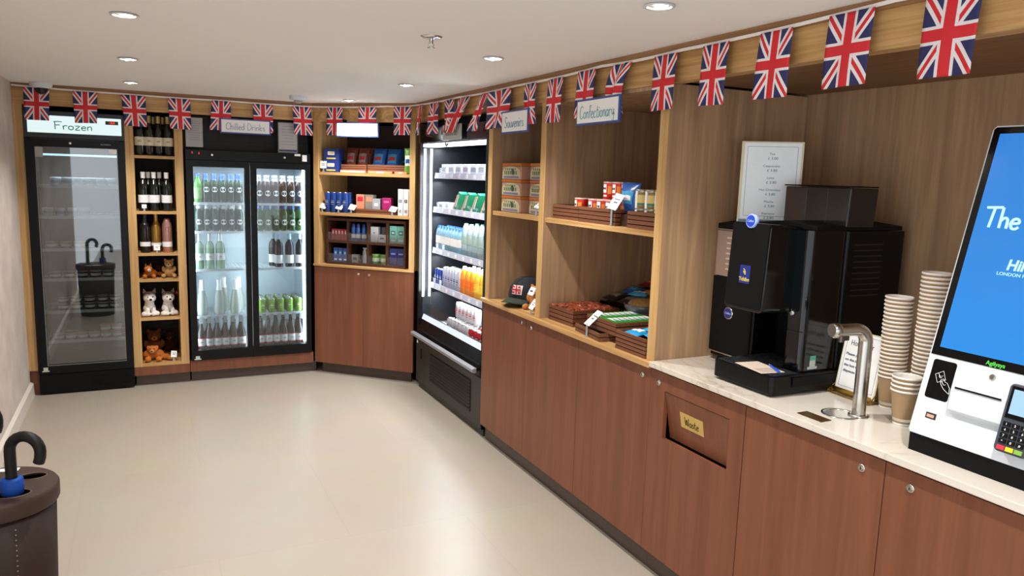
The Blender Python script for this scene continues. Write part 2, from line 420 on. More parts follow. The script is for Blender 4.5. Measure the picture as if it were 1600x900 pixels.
# ================================================================ room shell
XB = 2.78      # back of the right-hand run
struct(MB().box(-0.83, 3.2, -4.6, 7.3, -.06, 0).build('floor', FLOORM))
struct(MB().box(-0.95, 3.2, -4.6, 7.3, CEIL, CEIL+.08).build('ceiling', CEILM))
struct(MB().box(-0.95, -0.81, 1.7, 7.3, 0, CEIL).build('wall_left', WALLM))
struct(MB().box(-0.83, 3.2, 7.15, 7.3, 0, CEIL).build('wall_back', pmat('recess_dark', '#1a120d', .7)))
struct(MB().box(XB, XB+.15, -4.6, 7.3, 0, CEIL).build('wall_right', VENEER))
struct(MB().prism([(-.81, 0), (-.81, .1), (-.806, .1), (-.788, .088), (-.785, 0)], 6.53, 1.7, 'Y').build('baseboard_left', pmat('skirting_paint', '#d8d0c6', .45)))
# fascia above the joinery and its darker top strip
FT = 2.272
AX, AY, BX, BY = 1.305, 6.50, 1.990, 5.845
def fascia():
    struct(MB().box(-.81, AX, 6.50, 6.56, 2.157, FT).build('trim_1', OAKX))
    struct(MB().prism([(AX, AY), (BX, BY), (BX+.06, BY+.02), (AX+.01, AY+.06)], 2.157, FT).build('trim_2', OAKX))
    struct(MB().box(1.99, 2.05, -4.5, BY, 2.157, FT).build('trim_3', OAKY))
    dk = wood('fascia_dark_strip', '#8a6342', '#a87d56', 'X')
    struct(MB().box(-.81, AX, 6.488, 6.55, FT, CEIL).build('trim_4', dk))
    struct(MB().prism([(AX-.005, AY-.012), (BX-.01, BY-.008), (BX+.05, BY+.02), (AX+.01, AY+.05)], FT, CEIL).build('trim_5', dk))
    struct(MB().box(1.978, 2.04, -4.5, BY, FT, CEIL).build('trim_6', wood('fascia_dark_strip_side', '#8a6342', '#a87d56', 'Y')))
    struct(MB().box(2.05, XB, -4.5, 2.59, 2.165, 2.20).build('trim_7', wood('soffit_veneer', '#6a482e', '#86603f', 'Y')))
fascia()

# sprinkler, detector, camera dome on the ceiling
t = thing('sprinkler', 'small chrome fire sprinkler head with a white-edged plate on the ceiling', 'sprinkler', (1.082, 3.001, CEIL-.0005))
MB().lathe([(.045, 0), (.043, -.004), (.030, -.007), (.012, -.009)], 24).build('plate', CHROME, t)
m_ = MB(); m_.lathe([(.009, -.009), (.009, -.02), (.006, -.022), (.006, -.03)], 12); m_.lathe([(.004, -.042), (.016, -.043), (.016, -.045), (.004, -.045)], 14)
for s_ in (-1, 1): m_.tube([(s_*.006, 0, -.022), (s_*.012, 0, -.032), (s_*.003, 0, -.042)], .0018, 5)
m_.build('head', STEEL, t)
t = thing('smoke_detector', 'white ceiling detector with small grille above the Chilled Drinks sign', 'smoke detector', (1.09, 5.96, CEIL-.0005))
MB().lathe([(.066, 0), (.066, -.022), (.058, -.030), (.04, -.032)], 28).build('base', WHITEP, t)
m_ = MB(); m_.lathe([(.030, -.031), (.028, -.046), (.018, -.052)], 16)
for k in range(8):
    a = k*PI/4; m_.box(-.002, .002, .024, .031, -.048, -.031, T=TM((0, 0, 0), a))
m_.build('sensor_cage', pmat('detector_grey', '#a6a4a2', .5), t)
t = thing('camera_dome', 'white ceiling security camera dome above the Frozen freezer', 'security camera', (-.615, 6.38, CEIL-.0005))
MB().lathe([(.072, 0), (.072, -.018), (.062, -.034), (.048, -.038)], 28).build('housing', WHITEP, t)
MB().lathe([(.044, -.038), (.040, -.058), (.026, -.074), (.004, -.080)], 22).build('dome', GLOSSB, t)

# ================================================================ right-hand run: cabinets
Y_SEAMS = [4.425, 3.803, 3.21, 2.60, 2.017, 1.43, 0.84, 0.25]
def lockset(parent, x, y, z):
    o = MB(TM((x, y, z), 0, 0, -PI/2)).lathe([(.013, 0), (.013, .002), (.010, .004), (.0085, .003), (.0085, .0045), (.0075, .006)], 20).build('lock', STEEL, parent)
    MB(TM((x-.006, y, z), 0, 0, -PI/2)).box(-.0045, .0045, -.001, .001, 0, .0008).build('keyhole', BLACKM, o)
    return o
def cabinet_right(ya, yb, label, doors, name='base_cabinet', waste=False):
    t = thing(name, label, 'cabinet', (2.0, (ya+yb)/2, 0))
    L = lambda y: y-(ya+yb)/2
    m_ = MB(); m_.box(.045 if waste else .004, XB-2.0-.002, L(yb)+.002, L(ya)-.002, .1, .935)
    m_.build('carcass', BLACKM, t)
    MB().box(.02, .035, L(yb)+.0005, L(ya)-.0005, 0.0, .1).build('plinth', KICK, t)
    for (y0, y1, lock) in doors:
        a, b = L(y1)+.0015, L(y0)-.0015
        if not waste:
            d = MB().box(-.02, 0, a, b, .105, .938).build('door', WALNUT, t, bevel=.001, seg=1)
        else:
            ha, hb = L(2.096)+0, L(2.497)   # opening y limits (near, far)
            hz0, hz1 = .652, .862
            d = MB(); d.box(-.02, 0, a, ha, .105, .938); d.box(-.02, 0, hb, b, .105, .938); d.box(-.02, 0, ha, hb, .105, hz0); d.box(-.02, 0, ha, hb, hz1, .938)
            d = d.build('door', WALNUT, t)
            # tilted push flap, hinged at the top, set back at the bottom
            f = MB().prism([(-.018, hz1-.003), (-.006, hz1-.003), (.034, hz0+.0), (.022, hz0+.0)], ha+.002, hb-.002, 'Y').build('flap', WALNUT, d)
            MB().box(.036, .04, ha-.01, hb+.01, hz0-.02, hz1).build('bin_lining', BLACKM, d)
            sl = (0.04)/(hz1-.003-hz0)
            cz = (.796+.735)/2
            Tm = Matrix.Translation((-.018+sl*(hz1-.003-cz)-.0012, L(2.332), cz)) @ Matrix.Rotation(-PI/2, 4, 'Z') @ Matrix.Rotation(math.atan(sl), 4, 'X') @ STAND
            p = MB(Tm).box(-.072, .072, -.034, .034, -.0006, .0006).build('waste_plate', GOLD_P, t)
            w_ = MB(); hand_text(w_, 'Waste', .036, .088, Tm @ Matrix.Translation((0, -.002, .0012)), r=.0013); w_.build('lettering', BLACKM, p)
        if lock is not None: lockset(d, -.02, L(lock[0]), lock[1])
    return t
GOLD_P = pmat('brass_plate', '#cfae63', .35, .3)
cabinet_right(4.425, 3.21, 'wide walnut base cabinet with two locked doors under the souvenirs bay', [(4.425, 3.803, (3.862, .905)), (3.803, 3.21, (3.738, .895))])
cabinet_right(3.21, 2.60, 'single-door walnut base cabinet under the confectionary bay, left of the Waste flap', [(3.21, 2.60, (2.66, .895))])
cabinet_right(2.60, 2.017, 'walnut waste cabinet with a tilting push flap and a brass Waste plate', [(2.60, 2.017, (2.541, .888))], 'waste_cabinet', True)
cabinet_right(2.017, 0.84, 'walnut base cabinet with two doors under the marble worktop by the kiosk', [(2.017, 1.43, (1.51, .888)), (1.43, 0.84, (1.343, .888))])
cabinet_right(0.84, -.35, 'walnut base cabinet outside the picture, nearest the camera', [(0.84, .25, (.32, .888)), (.25, -.35, (.2, .888))])

tag(MB().box(1.962, XB-.002, 2.597, 4.43, .9405, .965).build('wooden_countertop', OAKY, bevel=.002), 'oak ledge top carrying the souvenirs and confectionary bays', 'countertop')
tag(MB().box(1.962, XB-.002, -.36, 2.595, .9405+.008, .972).build('marble_worktop', MARBLE, bevel=.002), 'white marble worktop with brown veins under the coffee machine and kiosk', 'worktop')
tag(MB().box(1.985, XB-.002, -.36, 2.595, .9385, .948).build('worktop_batten', WALNUT), 'thin walnut batten directly under the marble worktop', 'batten')

# shelf tower of the right-hand run
def shelf_tower():
    t = thing('shelf_unit', 'tall oak shelf unit holding the souvenirs and confectionary bays', 'shelf unit', (1.99, 2.595, .9655))
    ox, oy, oz = 1.99, 2.595, .9655
    for (a, b) in ((4.362, 4.42), (3.66, 3.718), (2.597, 2.652)):
        p = MB().box(.003, XB-1.99-.003, a-oy, b-oy, 0, 2.156-oz).build('side_panel', VENEER, t)
        MB().box(0, .0035, a-oy, b-oy, 0, 2.156-oz).build('oak_edging', OAKZ, p)
    for (a, b) in ((3.7185, 4.3615), (2.6525, 3.6595)):
        p = MB().box(.012, XB-1.99-.022, a-oy, b-oy, 1.508-oz, 1.533-oz).build('shelf', OAKY, t)
        MB().box(XB-1.99-.02, XB-1.99-.003, a-oy, b-oy, 0, 2.156-oz).build('back_panel', VENEER, t)
        MB().box(.003, XB-1.99-.022, a-oy, b-oy, 2.14-oz, 2.156-oz).build('top_panel', VENEER, t)
    return t
shelf_tower()

# ================================================================ back run: filler, wine shelves, plinths
def back_joinery():
    t = thing('filler_post', 'narrow oak filler post between the grey wall and the Frozen freezer', 'post', (-.7805, 6.5, 0))
    MB().box(-.029, .029, 0, .5, .19, 2.1565).build('post', OAKZ, t); MB().box(-.029, .029, .03, .5, 0, .19).build('plinth', WALNUT, t)
    t = thing('wine_shelf_unit', 'narrow oak shelf unit with wine bottles above and plush toys below', 'shelf unit', (.098, 6.5, 0))
    for a, b in ((-.202, -.142), (.142, .202)): MB().box(a, b, 0, .46, .16, 2.1565).build('side_panel', OAKZ, t)
    inner = pmat('dark_back_board', '#1c120d', .7)
    MB().box(-.142, .142, .43, .45, .16, 2.1565).build('back_panel', inner, t)
    for z, d in ((1.825, .022), (1.397, .022), (1.07, .022), (.863, .022), (.554, .022), (.187, .027)):
        MB().box(-.1418, .1418, .002, .4295, z-d, z).build('shelf', OAKX, t)
    MB().box(-.202, .204, .003, .46, .088, .1595).build('plinth', WALNUT, t)
    MB().box(-.19, .204, .05, .46, 0, .0875).build('kickplate', KICK, t)
    t = thing('fridge_plinth', 'low walnut plinth and bronze kickplate the double drinks fridge stands on', 'plinth', (.8, 6.5, 0))
    MB().box(-.494, .497, .003, .6, .088, .178).build('plinth_board', WALNUT, t); MB().box(-.486, .53, .05, .6, 0, .0875).build('kickplate', KICK, t)
back_joinery()
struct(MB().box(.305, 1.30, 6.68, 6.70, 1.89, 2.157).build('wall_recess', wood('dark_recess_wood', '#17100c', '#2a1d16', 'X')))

# ================================================================ angled unit
RZ_A = math.atan2(BY-AY, BX-AX)
ALEN = math.hypot(BX-AX, BY-AY)
FA = TM((AX, AY, 0), RZ_A)
def angled_unit():
    t = thing('corner_shelf_unit', 'oak corner shelf unit set at an angle over two walnut cabinet doors', 'shelf unit', (AX, AY, 0), RZ_A)
    # posts
    for a, b in ((.004, .050), (ALEN-.052, ALEN-.004)): MB().box(a, b, 0, .5, .962, 2.1565).build('side_panel', OAKZ, t)
    dark = pmat('shelf_back_brown', '#34231a', .65)
    MB().box(.05, ALEN-.052, .48, .5, .962, 2.1565).build('back_panel', dark, t)
    for z in (1.743, 1.405): MB().box(.0505, ALEN-.0525, .008, .4795, z-.026, z).build('shelf', OAKX, t)
    MB().box(.002, ALEN-.002, -.012, .5, .955, .9615).build('ledge', OAKX, t)
    MB().box(.002, ALEN-.002, -.012, .0, .945, .9548).build('ledge_lip', OAKX, t)
    return t
angled_unit()
t = thing('base_cabinet', 'two-door walnut base cabinet standing at an angle in the far corner', 'cabinet', (AX, AY, 0), RZ_A)
MB().box(.01, ALEN-.01, .021, .5, .1, .943).build('carcass', BLACKM, t)
MB().box(.05, ALEN-.045, .055, .07, 0, .093).build('plinth', KICK, t)
for a, b, lx in ((.006, .478, .43), (.481, ALEN-.006, .53)):
    d = MB().box(a, b, 0, .02, .095, .942).build('door', WALNUT, t, bevel=.001, seg=1)
    k = MB(TM((lx, 0, .895), 0, PI/2)).lathe([(.013, 0), (.013, .002), (.010, .004), (.0085, .003), (.0075, .006)], 18).build('lock', STEEL, d)

# ================================================================ bunting
def flag_mesh(wt, wb, H, shift, amp, ph, skew=0.0, nx=12, ny=14):
    """local frame: x across, z down from tape; y out of the wall is negative"""
    vs = []; fs = []; uv = []
    for j in range(ny+1):
        v = j/ny
        for i in range(nx+1):
            u = i/nx
            w_ = wt+(wb-wt)*v
            x = (u-.5)*w_+shift*v+skew*math.sin(v*PI)
            y = -amp*(math.sin(u*9+ph+v*2)*(.35+.65*v))-.012*math.sin(v*PI*.5)-.004
            z = -H*v*(1-.02*math.sin(ph)*u)
            vs.append((x, y, z)); uv.append((u, 1-v))
    for j in range(ny):
        for i in range(nx):
            a = j*(nx+1)+i; fs.append((a, a+nx+1, a+nx+2, a+1))
    me = bpy.data.meshes.new('flag'); me.from_pydata(vs, [], fs)
    l = me.uv_layers.new(name='UVMap')
    for p in me.polygons:
        p.use_smooth = True
        for li in p.loop_indices: l.data[li].uv = uv[me.loops[li].vertex_index]
    me.materials.append(FLAGM); return me
def bunting():
    t = thing('bunting', 'string of small upright union flags on white tape along the oak fascia', 'bunting', (0, 0, 0))
    OFF = .022
    pts = []
    ztape = 2.268
    def sag(a, b, n, dz):
        for i in range(n):
            k = i/n; q = [a[j]+(b[j]-a[j])*k for j in (0, 1, 2)]; q[2] -= dz*4*k*(1-k); pts.append(tuple(q))
    nodes = [(-.806, 6.5-OFF, 2.285), (-.1, 6.5-OFF, 2.274), (.62, 6.5-OFF, 2.275), (1.29, 6.5-OFF-.004, 2.274), (1.80, 6.005, 2.280), (1.965, 5.83, 2.286),
             (1.967, 4.9, 2.276), (1.967, 4.0, 2.272), (1.967, 3.1, 2.279), (1.967, 2.51, 2.275), (1.967, 1.55, 2.287), (1.967, .6, 2.285), (1.967, -.4, 2.285)]
    for i in range(len(nodes)-1): sag(nodes[i], nodes[i+1], 10, .006 if i > 2 else .004)
    pts.append(nodes[-1])
    vs = []; fs = []
    for p in pts: vs += [(p[0], p[1], p[2]-.006), (p[0], p[1], p[2]+.006)]
    for i in range(len(pts)-1): fs.append((2*i, 2*i+2, 2*i+3, 2*i+1))
    tp = MB()._add(vs, fs).build('tape', pmat('white_tape', '#e9e3df', .6), t)
    tp.modifiers.new('s', 'SOLIDIFY').thickness = .0012
    def tape_z(x, y):
        best = min(pts, key=lambda p: (p[0]-x)**2+(p[1]-y)**2); return best[2]-.005
    flags = []
    # back wall
    for x0, x1, wb, sh, amp in ((-.733, -.573, .150, -.006, .003), (-.429, -.269, .142, -.002, .003), (-.114, .05, .152, .010, .003), (.204, .362, .150, .006, .003),
                                (.519, .657, .165, -.010, .006), (.826, .98, .15, .0, .003), (1.136, 1.285, .15, .012, .003)):
        flags.append(((x0+x1)/2, 6.5-OFF-.004, 0.0, x1-x0, wb, .228, sh, amp, 0))
    for x, y, w_, wb, sh, amp in ((1.457, 6.31, .145, .145, 0, .004), (1.674, 6.105, .16, .155, .0, .004), (1.900, 5.890, .155, .15, .0, .006)):
        flags.append((x-.010, y-.010, RZ_A, w_, wb, .222, sh, amp, 0))
    for ya, yb, wb, sh, amp, sk in ((5.70, 5.586, .06, -.03, .012, 0), (5.443, 5.24, .16, .0, .016, 0), (5.111, 4.965, .07, -.03, .020, .02), (4.846, 4.657, .24, -.25, .012, 0),
                                    (4.491, 4.353, .14, -.17, .014, 0), (4.40, 4.054, .24, -.02, .012, .03), (3.865, 3.743, .12, .05, .012, -.02), (3.598, 3.442, .165, .0, .003, 0),
                                    (3.297, 3.132, .16, .0, .004, 0), (2.981, 2.84, .07, -.01, .016, -.045), (2.673, 2.524, .15, .005, .003, 0), (2.367, 2.221, .145, .003, .003, 0),
                                    (2.066, 1.918, .155, .0, .003, 0), (1.770, 1.607, .160, .0, .003, 0), (1.443, 1.284, .155, .0, .003, 0), (1.12, .97, .15, 0, .003, 0), (.80, .65, .15, 0, .003, 0),
                                    (.48, .33, .15, 0, .003, 0), (.16, .01, .15, 0, .003, 0)):
        flags.append((1.961, (ya+yb)/2, -PI/2, ya-yb, wb, .225, sh, amp, sk))
    for k, (x, y, rz, wt, wb, H, sh, amp, sk) in enumerate(flags):
        o = bpy.data.objects.new('flag', flag_mesh(wt, wb, H, sh, amp, k*1.7, sk)); COL.objects.link(o); o.parent = t
        o.location = (x, y, tape_z(x, y)); o.rotation_euler = (0, 0, rz)
        s_ = o.modifiers.new('s', 'SOLIDIFY'); s_.thickness = .0008
bunting()

# ================================================================ hanging category signs
def sign(name, label, loc, rz, w_, h_, txt, tw, th, col='#3f7fae', face=WHITE, frame=BLUEB, cat='sign', hook=.046):
    t = thing(name, label, cat, loc, rz)
    MB().box(-w_/2, w_/2, 0, .012, 0, h_).build('frame', frame, t, bevel=.0015)
    f = MB().box(-w_/2+.010, w_/2-.010, -.0012, 0, .010, h_-.010).build('face', face, t)
    if txt:
        m_ = MB(); hand_text(m_, txt, th, tw, Matrix.Translation((0, -.0022, h_/2-.004)) @ STAND, r=.0017)
        m_.build('lettering', pmat('ink_'+col[1:], col, .6), f)
    if hook:
        for sx in (-w_*.35, w_*.35): MB().box(sx-.004, sx+.004, .0121, hook, h_-.004, h_+.022 if 2.157 < loc[2]+h_+.02 else h_).build('hook', BLACKM, t)
    return t
sign('category_sign', 'white card sign reading Chilled Drinks in a blue frame', (.766, 6.452, 2.022), 0, .385, .117, 'Chilled Drinks', .30, .052, '#4f7ea6')
BLANK = pmat('glaring_white_card', '#ffffff', .5, emit=1.6)  # no lamp behind it; the overexposed glare is given as emission
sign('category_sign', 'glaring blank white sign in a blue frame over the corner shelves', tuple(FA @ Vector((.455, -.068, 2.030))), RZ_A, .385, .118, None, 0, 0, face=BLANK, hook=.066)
sign('category_sign', 'white card sign reading Souvenirs in a blue frame', (1.935, 3.952, 2.000), -PI/2-.02, .355, .130, 'Souvenirs', .26, .062, '#2f7f9f')
sign('category_sign', 'white card sign reading Confectionary in a blue frame', (1.935, 3.072, 2.008), -PI/2-.02, .385, .124, 'Confectionary', .31, .060, '#3d97ab')

# ================================================================ Frozen upright freezer
HEADER = None
def freezer():
    t = thing('upright_freezer', 'tall black glass-door freezer with a lit Frozen header panel', 'freezer', (-.4265, 6.5, 0))
    # local: x -0.3225..0.3225, front of door y=-.02
    W_ = .3225
    b = MB(); b.box(-W_, W_, .035, .52, .012, 2.118)   # placeholder extents replaced below
    b = MB()
    b.box(-W_, -W_+.035, .03, .55, .012, 2.118); b.box(W_-.035, W_, .03, .55, .012, 2.118)
    b.box(-W_+.035, W_-.035, .03, .55, 1.93, 2.118); b.box(-W_+.035, W_-.035, .03, .55, .012, .215); b.box(-W_+.035, W_-.035, .53, .55, .215, 1.93)
    b.build('cabinet_shell', BLACK, t)
    l = MB(); x = W_-.036
    l.box(-x, -x+.006, .04, .529, .216, 1.929); l.box(x-.006, x, .04, .529, .216, 1.929); l.box(-x+.006, x-.006, .523, .529, .216, 1.929)
    l.box(-x+.006, x-.006, .04, .523, .216, .222); l.box(-x+.006, x-.006, .04, .523, 1.923, 1.929)
    l.build('liner', INNERG, t)
    h = MB().box(-W_, W_, -.022, .029, 1.925, 2.118).build('header', pmat('navy_header', '#1b2233', .4), t, bevel=.004)
    MB().box(-W_+.026, W_-.018, -.0245, -.0222, 1.962, 2.086).build('light_panel', emis('freezer_header_light', '#d8ebea', .78), h)
    m_ = MB(); hand_text(m_, 'Frozen', .056, .25, Matrix.Translation((-.008, -.0262, 2.015)) @ STAND, r=.0034); m_.build('lettering', pmat('ink_teal', '#1fa890', .6), h)
    MB().box(.2, .285, -.029, -.0247, 2.040, 2.066).build('display', GLOSSB, h)
    m_ = MB(); put_text(m_, '-18.0', .02, Matrix.Translation((.242, -.0295, 2.053)) @ STAND); m_.build('display_digits', emis('led_red', '#ff2a20', 2.0), h)
    # door
    d = MB(); y0, y1 = -.022, .028; z0, z1 = .163, 1.920; gx0, gx1, gz0, gz1 = -W_+.062, W_-.052, .228, 1.862
    d.box(-W_, gx0, y0, y1, z0, z1); d.box(gx1, W_, y0, y1, z0, z1); d.box(gx0, gx1, y0, y1, z0, gz0); d.box(gx0, gx1, y0, y1, gz1, z1)
    d = d.build('door', BLACK, t)
    MB().box(gx0, gx1, -.010, -.004, gz0, gz1).build('glass_pane', GLASSF, d)
    g = MB()
    g.box(gx0, gx0+.006, -.0235, -.022, gz0, gz1); g.box(gx1-.004, gx1, -.0235, -.022, gz0, gz1); g.box(gx0, gx1, -.0235, -.022, gz0-.003, gz0+.002)
    g.build('seal', pmat('grey_gasket', '#77736f', .5), d)
    MB(TM((-.035, -.022, 1.893), 0, PI/2)).lathe([(.011, 0), (.011, .003), (.006, .005)], 16).build('lock', STEEL, d)
    m_ = MB(); put_text(m_, 'tecnodom', .016, Matrix.Translation((.195, -.0232, 1.893)) @ STAND); m_.build('maker_mark', pmat('mark_grey', '#b9b9b9', .5), d)
    MB().box(gx0+.002, gx0+.05, -.0245, -.0237, gz1-.075, gz1-.004).build('sticker', pmat('sticker_grey', '#a9a7a6', .6), d)
    MB().box(gx1-.058, gx1-.004, -.0245, -.0237, gz1-.034, gz1-.004).build('sticker', WHITE, d)
    s_ = MB(); s_.box(-W_+.025, -W_+.072, -.0245, -.0222, .182, .190); s_.box(-W_+.034, -W_+.063, -.0245, -.0222, .190, .215)
    s_.build('sticker', pmat('pale_sticker', '#b8c7bb', .6), d)
    # grille
    q = MB(); q.box(-W_+.004, W_-.004, -.018, .03, .012, .158)
    for k in range(7): q.box(.03, W_-.03, -.0205, -.018, .045+k*.013, .050+k*.013)
    q.build('kick_grille', BLACKM, t)
    f = MB()
    for sx in (-.28, .28):
        for yy in (.06, .5): f.lathe([(.018, 0), (.018, .012)], 12, c=(sx, yy, 0))
    f.build('feet', BLACKM, t)
    tb = MB().box(-W_+.075, W_-.06, .095, .110, 1.800, 1.815).build('light_tube', emis('freezer_tube', '#bfe3f5', 1.5), t)
    for z in (1.583, 1.353, 1.107, .877, .628, .397):
        s = MB()
        for k in range(19): s.tube([(-.27+k*.03, .09, z-.004), (-.27+k*.03, .50, z-.004)], .0018, 4, cap=False)
        for yy in (.09, .295, .5): s.tube([(-.279, yy, z-.008), (.279, yy, z-.008)], .003, 5)
        s.box(-.2755, .2755, .083, .086, z-.022, z+.001)
        s.build('wire_shelf', WIREG, t)
    return t
WIREG = pmat('shelf_wire', '#aab0b2', .35, .4)
freezer()
area('freezer_light', (-.425, 6.60, 1.87), (0, 0, 0), .4, 1.6, (.75, .9, 1.0), .06)

# ================================================================ Chilled drinks double fridge
def double_fridge():
    t = thing('drinks_fridge', 'black two-door glass drinks fridge with bright white interior', 'fridge', (.7965, 6.5, .1785))
    oz = .1785; W_ = .482
    X = lambda x: x-.7965
    b = MB()
    b.box(-W_, -W_+.03, .03, .58, 0, 1.885-oz); b.box(W_-.03, W_, .03, .58, 0, 1.885-oz); b.box(-W_+.03, W_-.03, .03, .58, 1.80-oz, 1.885-oz)
    b.box(-W_+.03, W_-.03, .03, .58, 0, .05); b.box(-W_+.03, W_-.03, .56, .58, .05, 1.80-oz)
    b.build('cabinet_shell', BLACK, t)
    l = MB(); x = W_-.031; zt = 1.799-oz
    l.box(-x, -x+.008, .04, .559, .051, zt); l.box(x-.008, x, .04, .559, .051, zt); l.box(-x+.008, x-.008, .551, .559, .051, zt); l.box(-x+.008, x-.008, .04, .551, .051, .059); l.box(-x+.008, x-.008, .04, .551, zt-.008, zt)
    l.build('liner', INNERW, t)
    h = MB().box(-W_, W_, -.022, .029, 1.806-oz, 1.885-oz).build('control_header', BLACK, t, bevel=.002)
    for sx in (X(.51), X(1.07)):
        MB(TM((sx, -.022, 1.848-oz), 0, PI/2)).lathe([(.011, 0), (.011, .003), (.006, .005)], 16).build('lock', STEEL, h)
    m_ = MB(); put_text(m_, '3', .02, Matrix.Translation((X(.365), -.0226, 1.860-oz)) @ STAND); put_text(m_, '2', .02, Matrix.Translation((X(.415), -.0226, 1.857-oz)) @ STAND)
    m_.build('temperature_digits', emis('led_pink', '#ff3060', 2.0), h)
    MB().box(X(1.150), X(1.198), -.0236, -.0222, 1.864-oz, 1.882-oz).build('sticker', WHITE, h)
    MB().box(X(1.212), X(1.250), -.0236, -.0222, 1.822-oz, 1.875-oz).build('sticker', WHITE, h)
    for k, (a, b_, ga, gb) in enumerate(((X(.3155), X(.793), X(.368), X(.752)), (X(.797), X(1.278), X(.846), X(1.236)))):
        z0, z1 = .186-oz, 1.802-oz; g0, g1 = .266-oz, 1.752-oz
        d = MB(); d.box(a, ga, -.022, .026, z0, z1); d.box(gb, b_, -.022, .026, z0, z1); d.box(ga, gb, -.022, .026, z0, g0); d.box(ga, gb, -.022, .026, g1, z1)
        d = d.build('door', BLACK, t)
        MB().box(ga, gb, -.004, .002, g0, g1).build('glass_pane', GLASS, d)
        if k == 0:
            s_ = MB(); s_.box(a+.02, a+.072, -.0245, -.0222, .012, .020); s_.box(a+.030, a+.062, -.0245, -.0222, .020, .042)
            s_.build('sticker', pmat('pale_sticker', '#b8c7bb', .6), d)
    # led strips just behind the mullion and the right edge
    for sx in (-.437, -.012, .432):
        MB().box(sx-.006, sx+.006, .045, .058, .09, zt-.03).build('light_strip', LED, t)
    MB().box(-.006, .006, .060, .075, .06, zt-.01).build('mullion', INNERW, t)
    for z in (1.466, 1.233, .922, .533):
        z -= oz; s = MB()
        for k in range(29): s.tube([(-.43+k*.0307, .085, z-.004), (-.43+k*.0307, .53, z-.004)], .0018, 4, cap=False)
        for yy in (.085, .3, .53): s.tube([(-.441, yy, z-.008), (.441, yy, z-.008)], .003, 5)
        s.box(-.4415, .4415, .078, .081, z-.018, z+.0015)
        s.build('wire_shelf', WIRE, t)
    for k in range(6):   # price clips hanging from the lowest wire shelf
        for base in (X(.40), X(.90)):
            xx = base+k*.062
            MB().box(xx-.016, xx+.016, .073, .075, .533-oz-.062, .533-oz-.006).build('ticket_clip', pmat('clip_grey', '#9aa3a8', .5), t)
    return t
double_fridge()
area('fridge_light', (.585, 6.60, 1.74), (0, 0, 0), .34, 3, (.86, .95, 1.0), .08)
area('fridge_light', (1.03, 6.60, 1.74), (0, 0, 0), .34, 3, (.86, .95, 1.0), .08)
area('fridge_light', (1.22, 6.575, 1.0), (0, -PI/2, 0), 1.35, 4.2, (.86, .95, 1.0), .03)   # x -> rotate below
area('fridge_light', (.375, 6.575, 1.0), (0, PI/2, 0), 1.35, 3.2, (.86, .95, 1.0), .03)
area('fridge_light', (.79, 6.58, .9), (PI/2, 0, 0), .02, 2.4, (.86, .95, 1.0), 1.2)

# papers above the double fridge
def framed_notice(label, x, z0, w_, h_, n, frame=None, blue=False):
    t = thing('notice', label, 'notice', (x, 6.49, z0))
    m_ = MB().box(-w_/2, w_/2, 0, .004, 0, h_).build('sheet', pmat('grey_paper', '#a9a7a8', .7), t)
    q = MB()
    for k in range(n):
        ww = w_*(.28+.1*((k*7) % 4)/4)
        q.box(-ww, ww, -.0008, 0, h_*(.88-.72*k/n), h_*(.88-.72*k/n)+.0025)
    q.build('printed_lines', pmat('print_grey', '#77767a', .7), m_)
    if blue: MB().box(-w_/2+.004, w_/2-.004, -.0012, 0, .006, .022).build('blue_band', pmat('dark_blue_band', '#27365a', .6), m_)
    if frame:
        q = MB(); q.box(-w_/2-.006, -w_/2, -.004, .006, -.006, h_+.006); q.box(w_/2, w_/2+.006, -.004, .006, -.006, h_+.006); q.box(-w_/2, w_/2, -.004, .006, -.006, 0); q.box(-w_/2, w_/2, -.004, .006, h_, h_+.006)
        q.build('frame', frame, t)
    return t
framed_notice('plain grey printed notice standing on top of the drinks fridge, left end', .385, 1.8855+.02, .125, .225, 9)
framed_notice('metal-framed notice with a blue foot band on top of the drinks fridge, right end', 1.10, 1.8855+.007, .150, .238, 7, pmat('notice_frame', '#4e4c45', .3, .5), True)
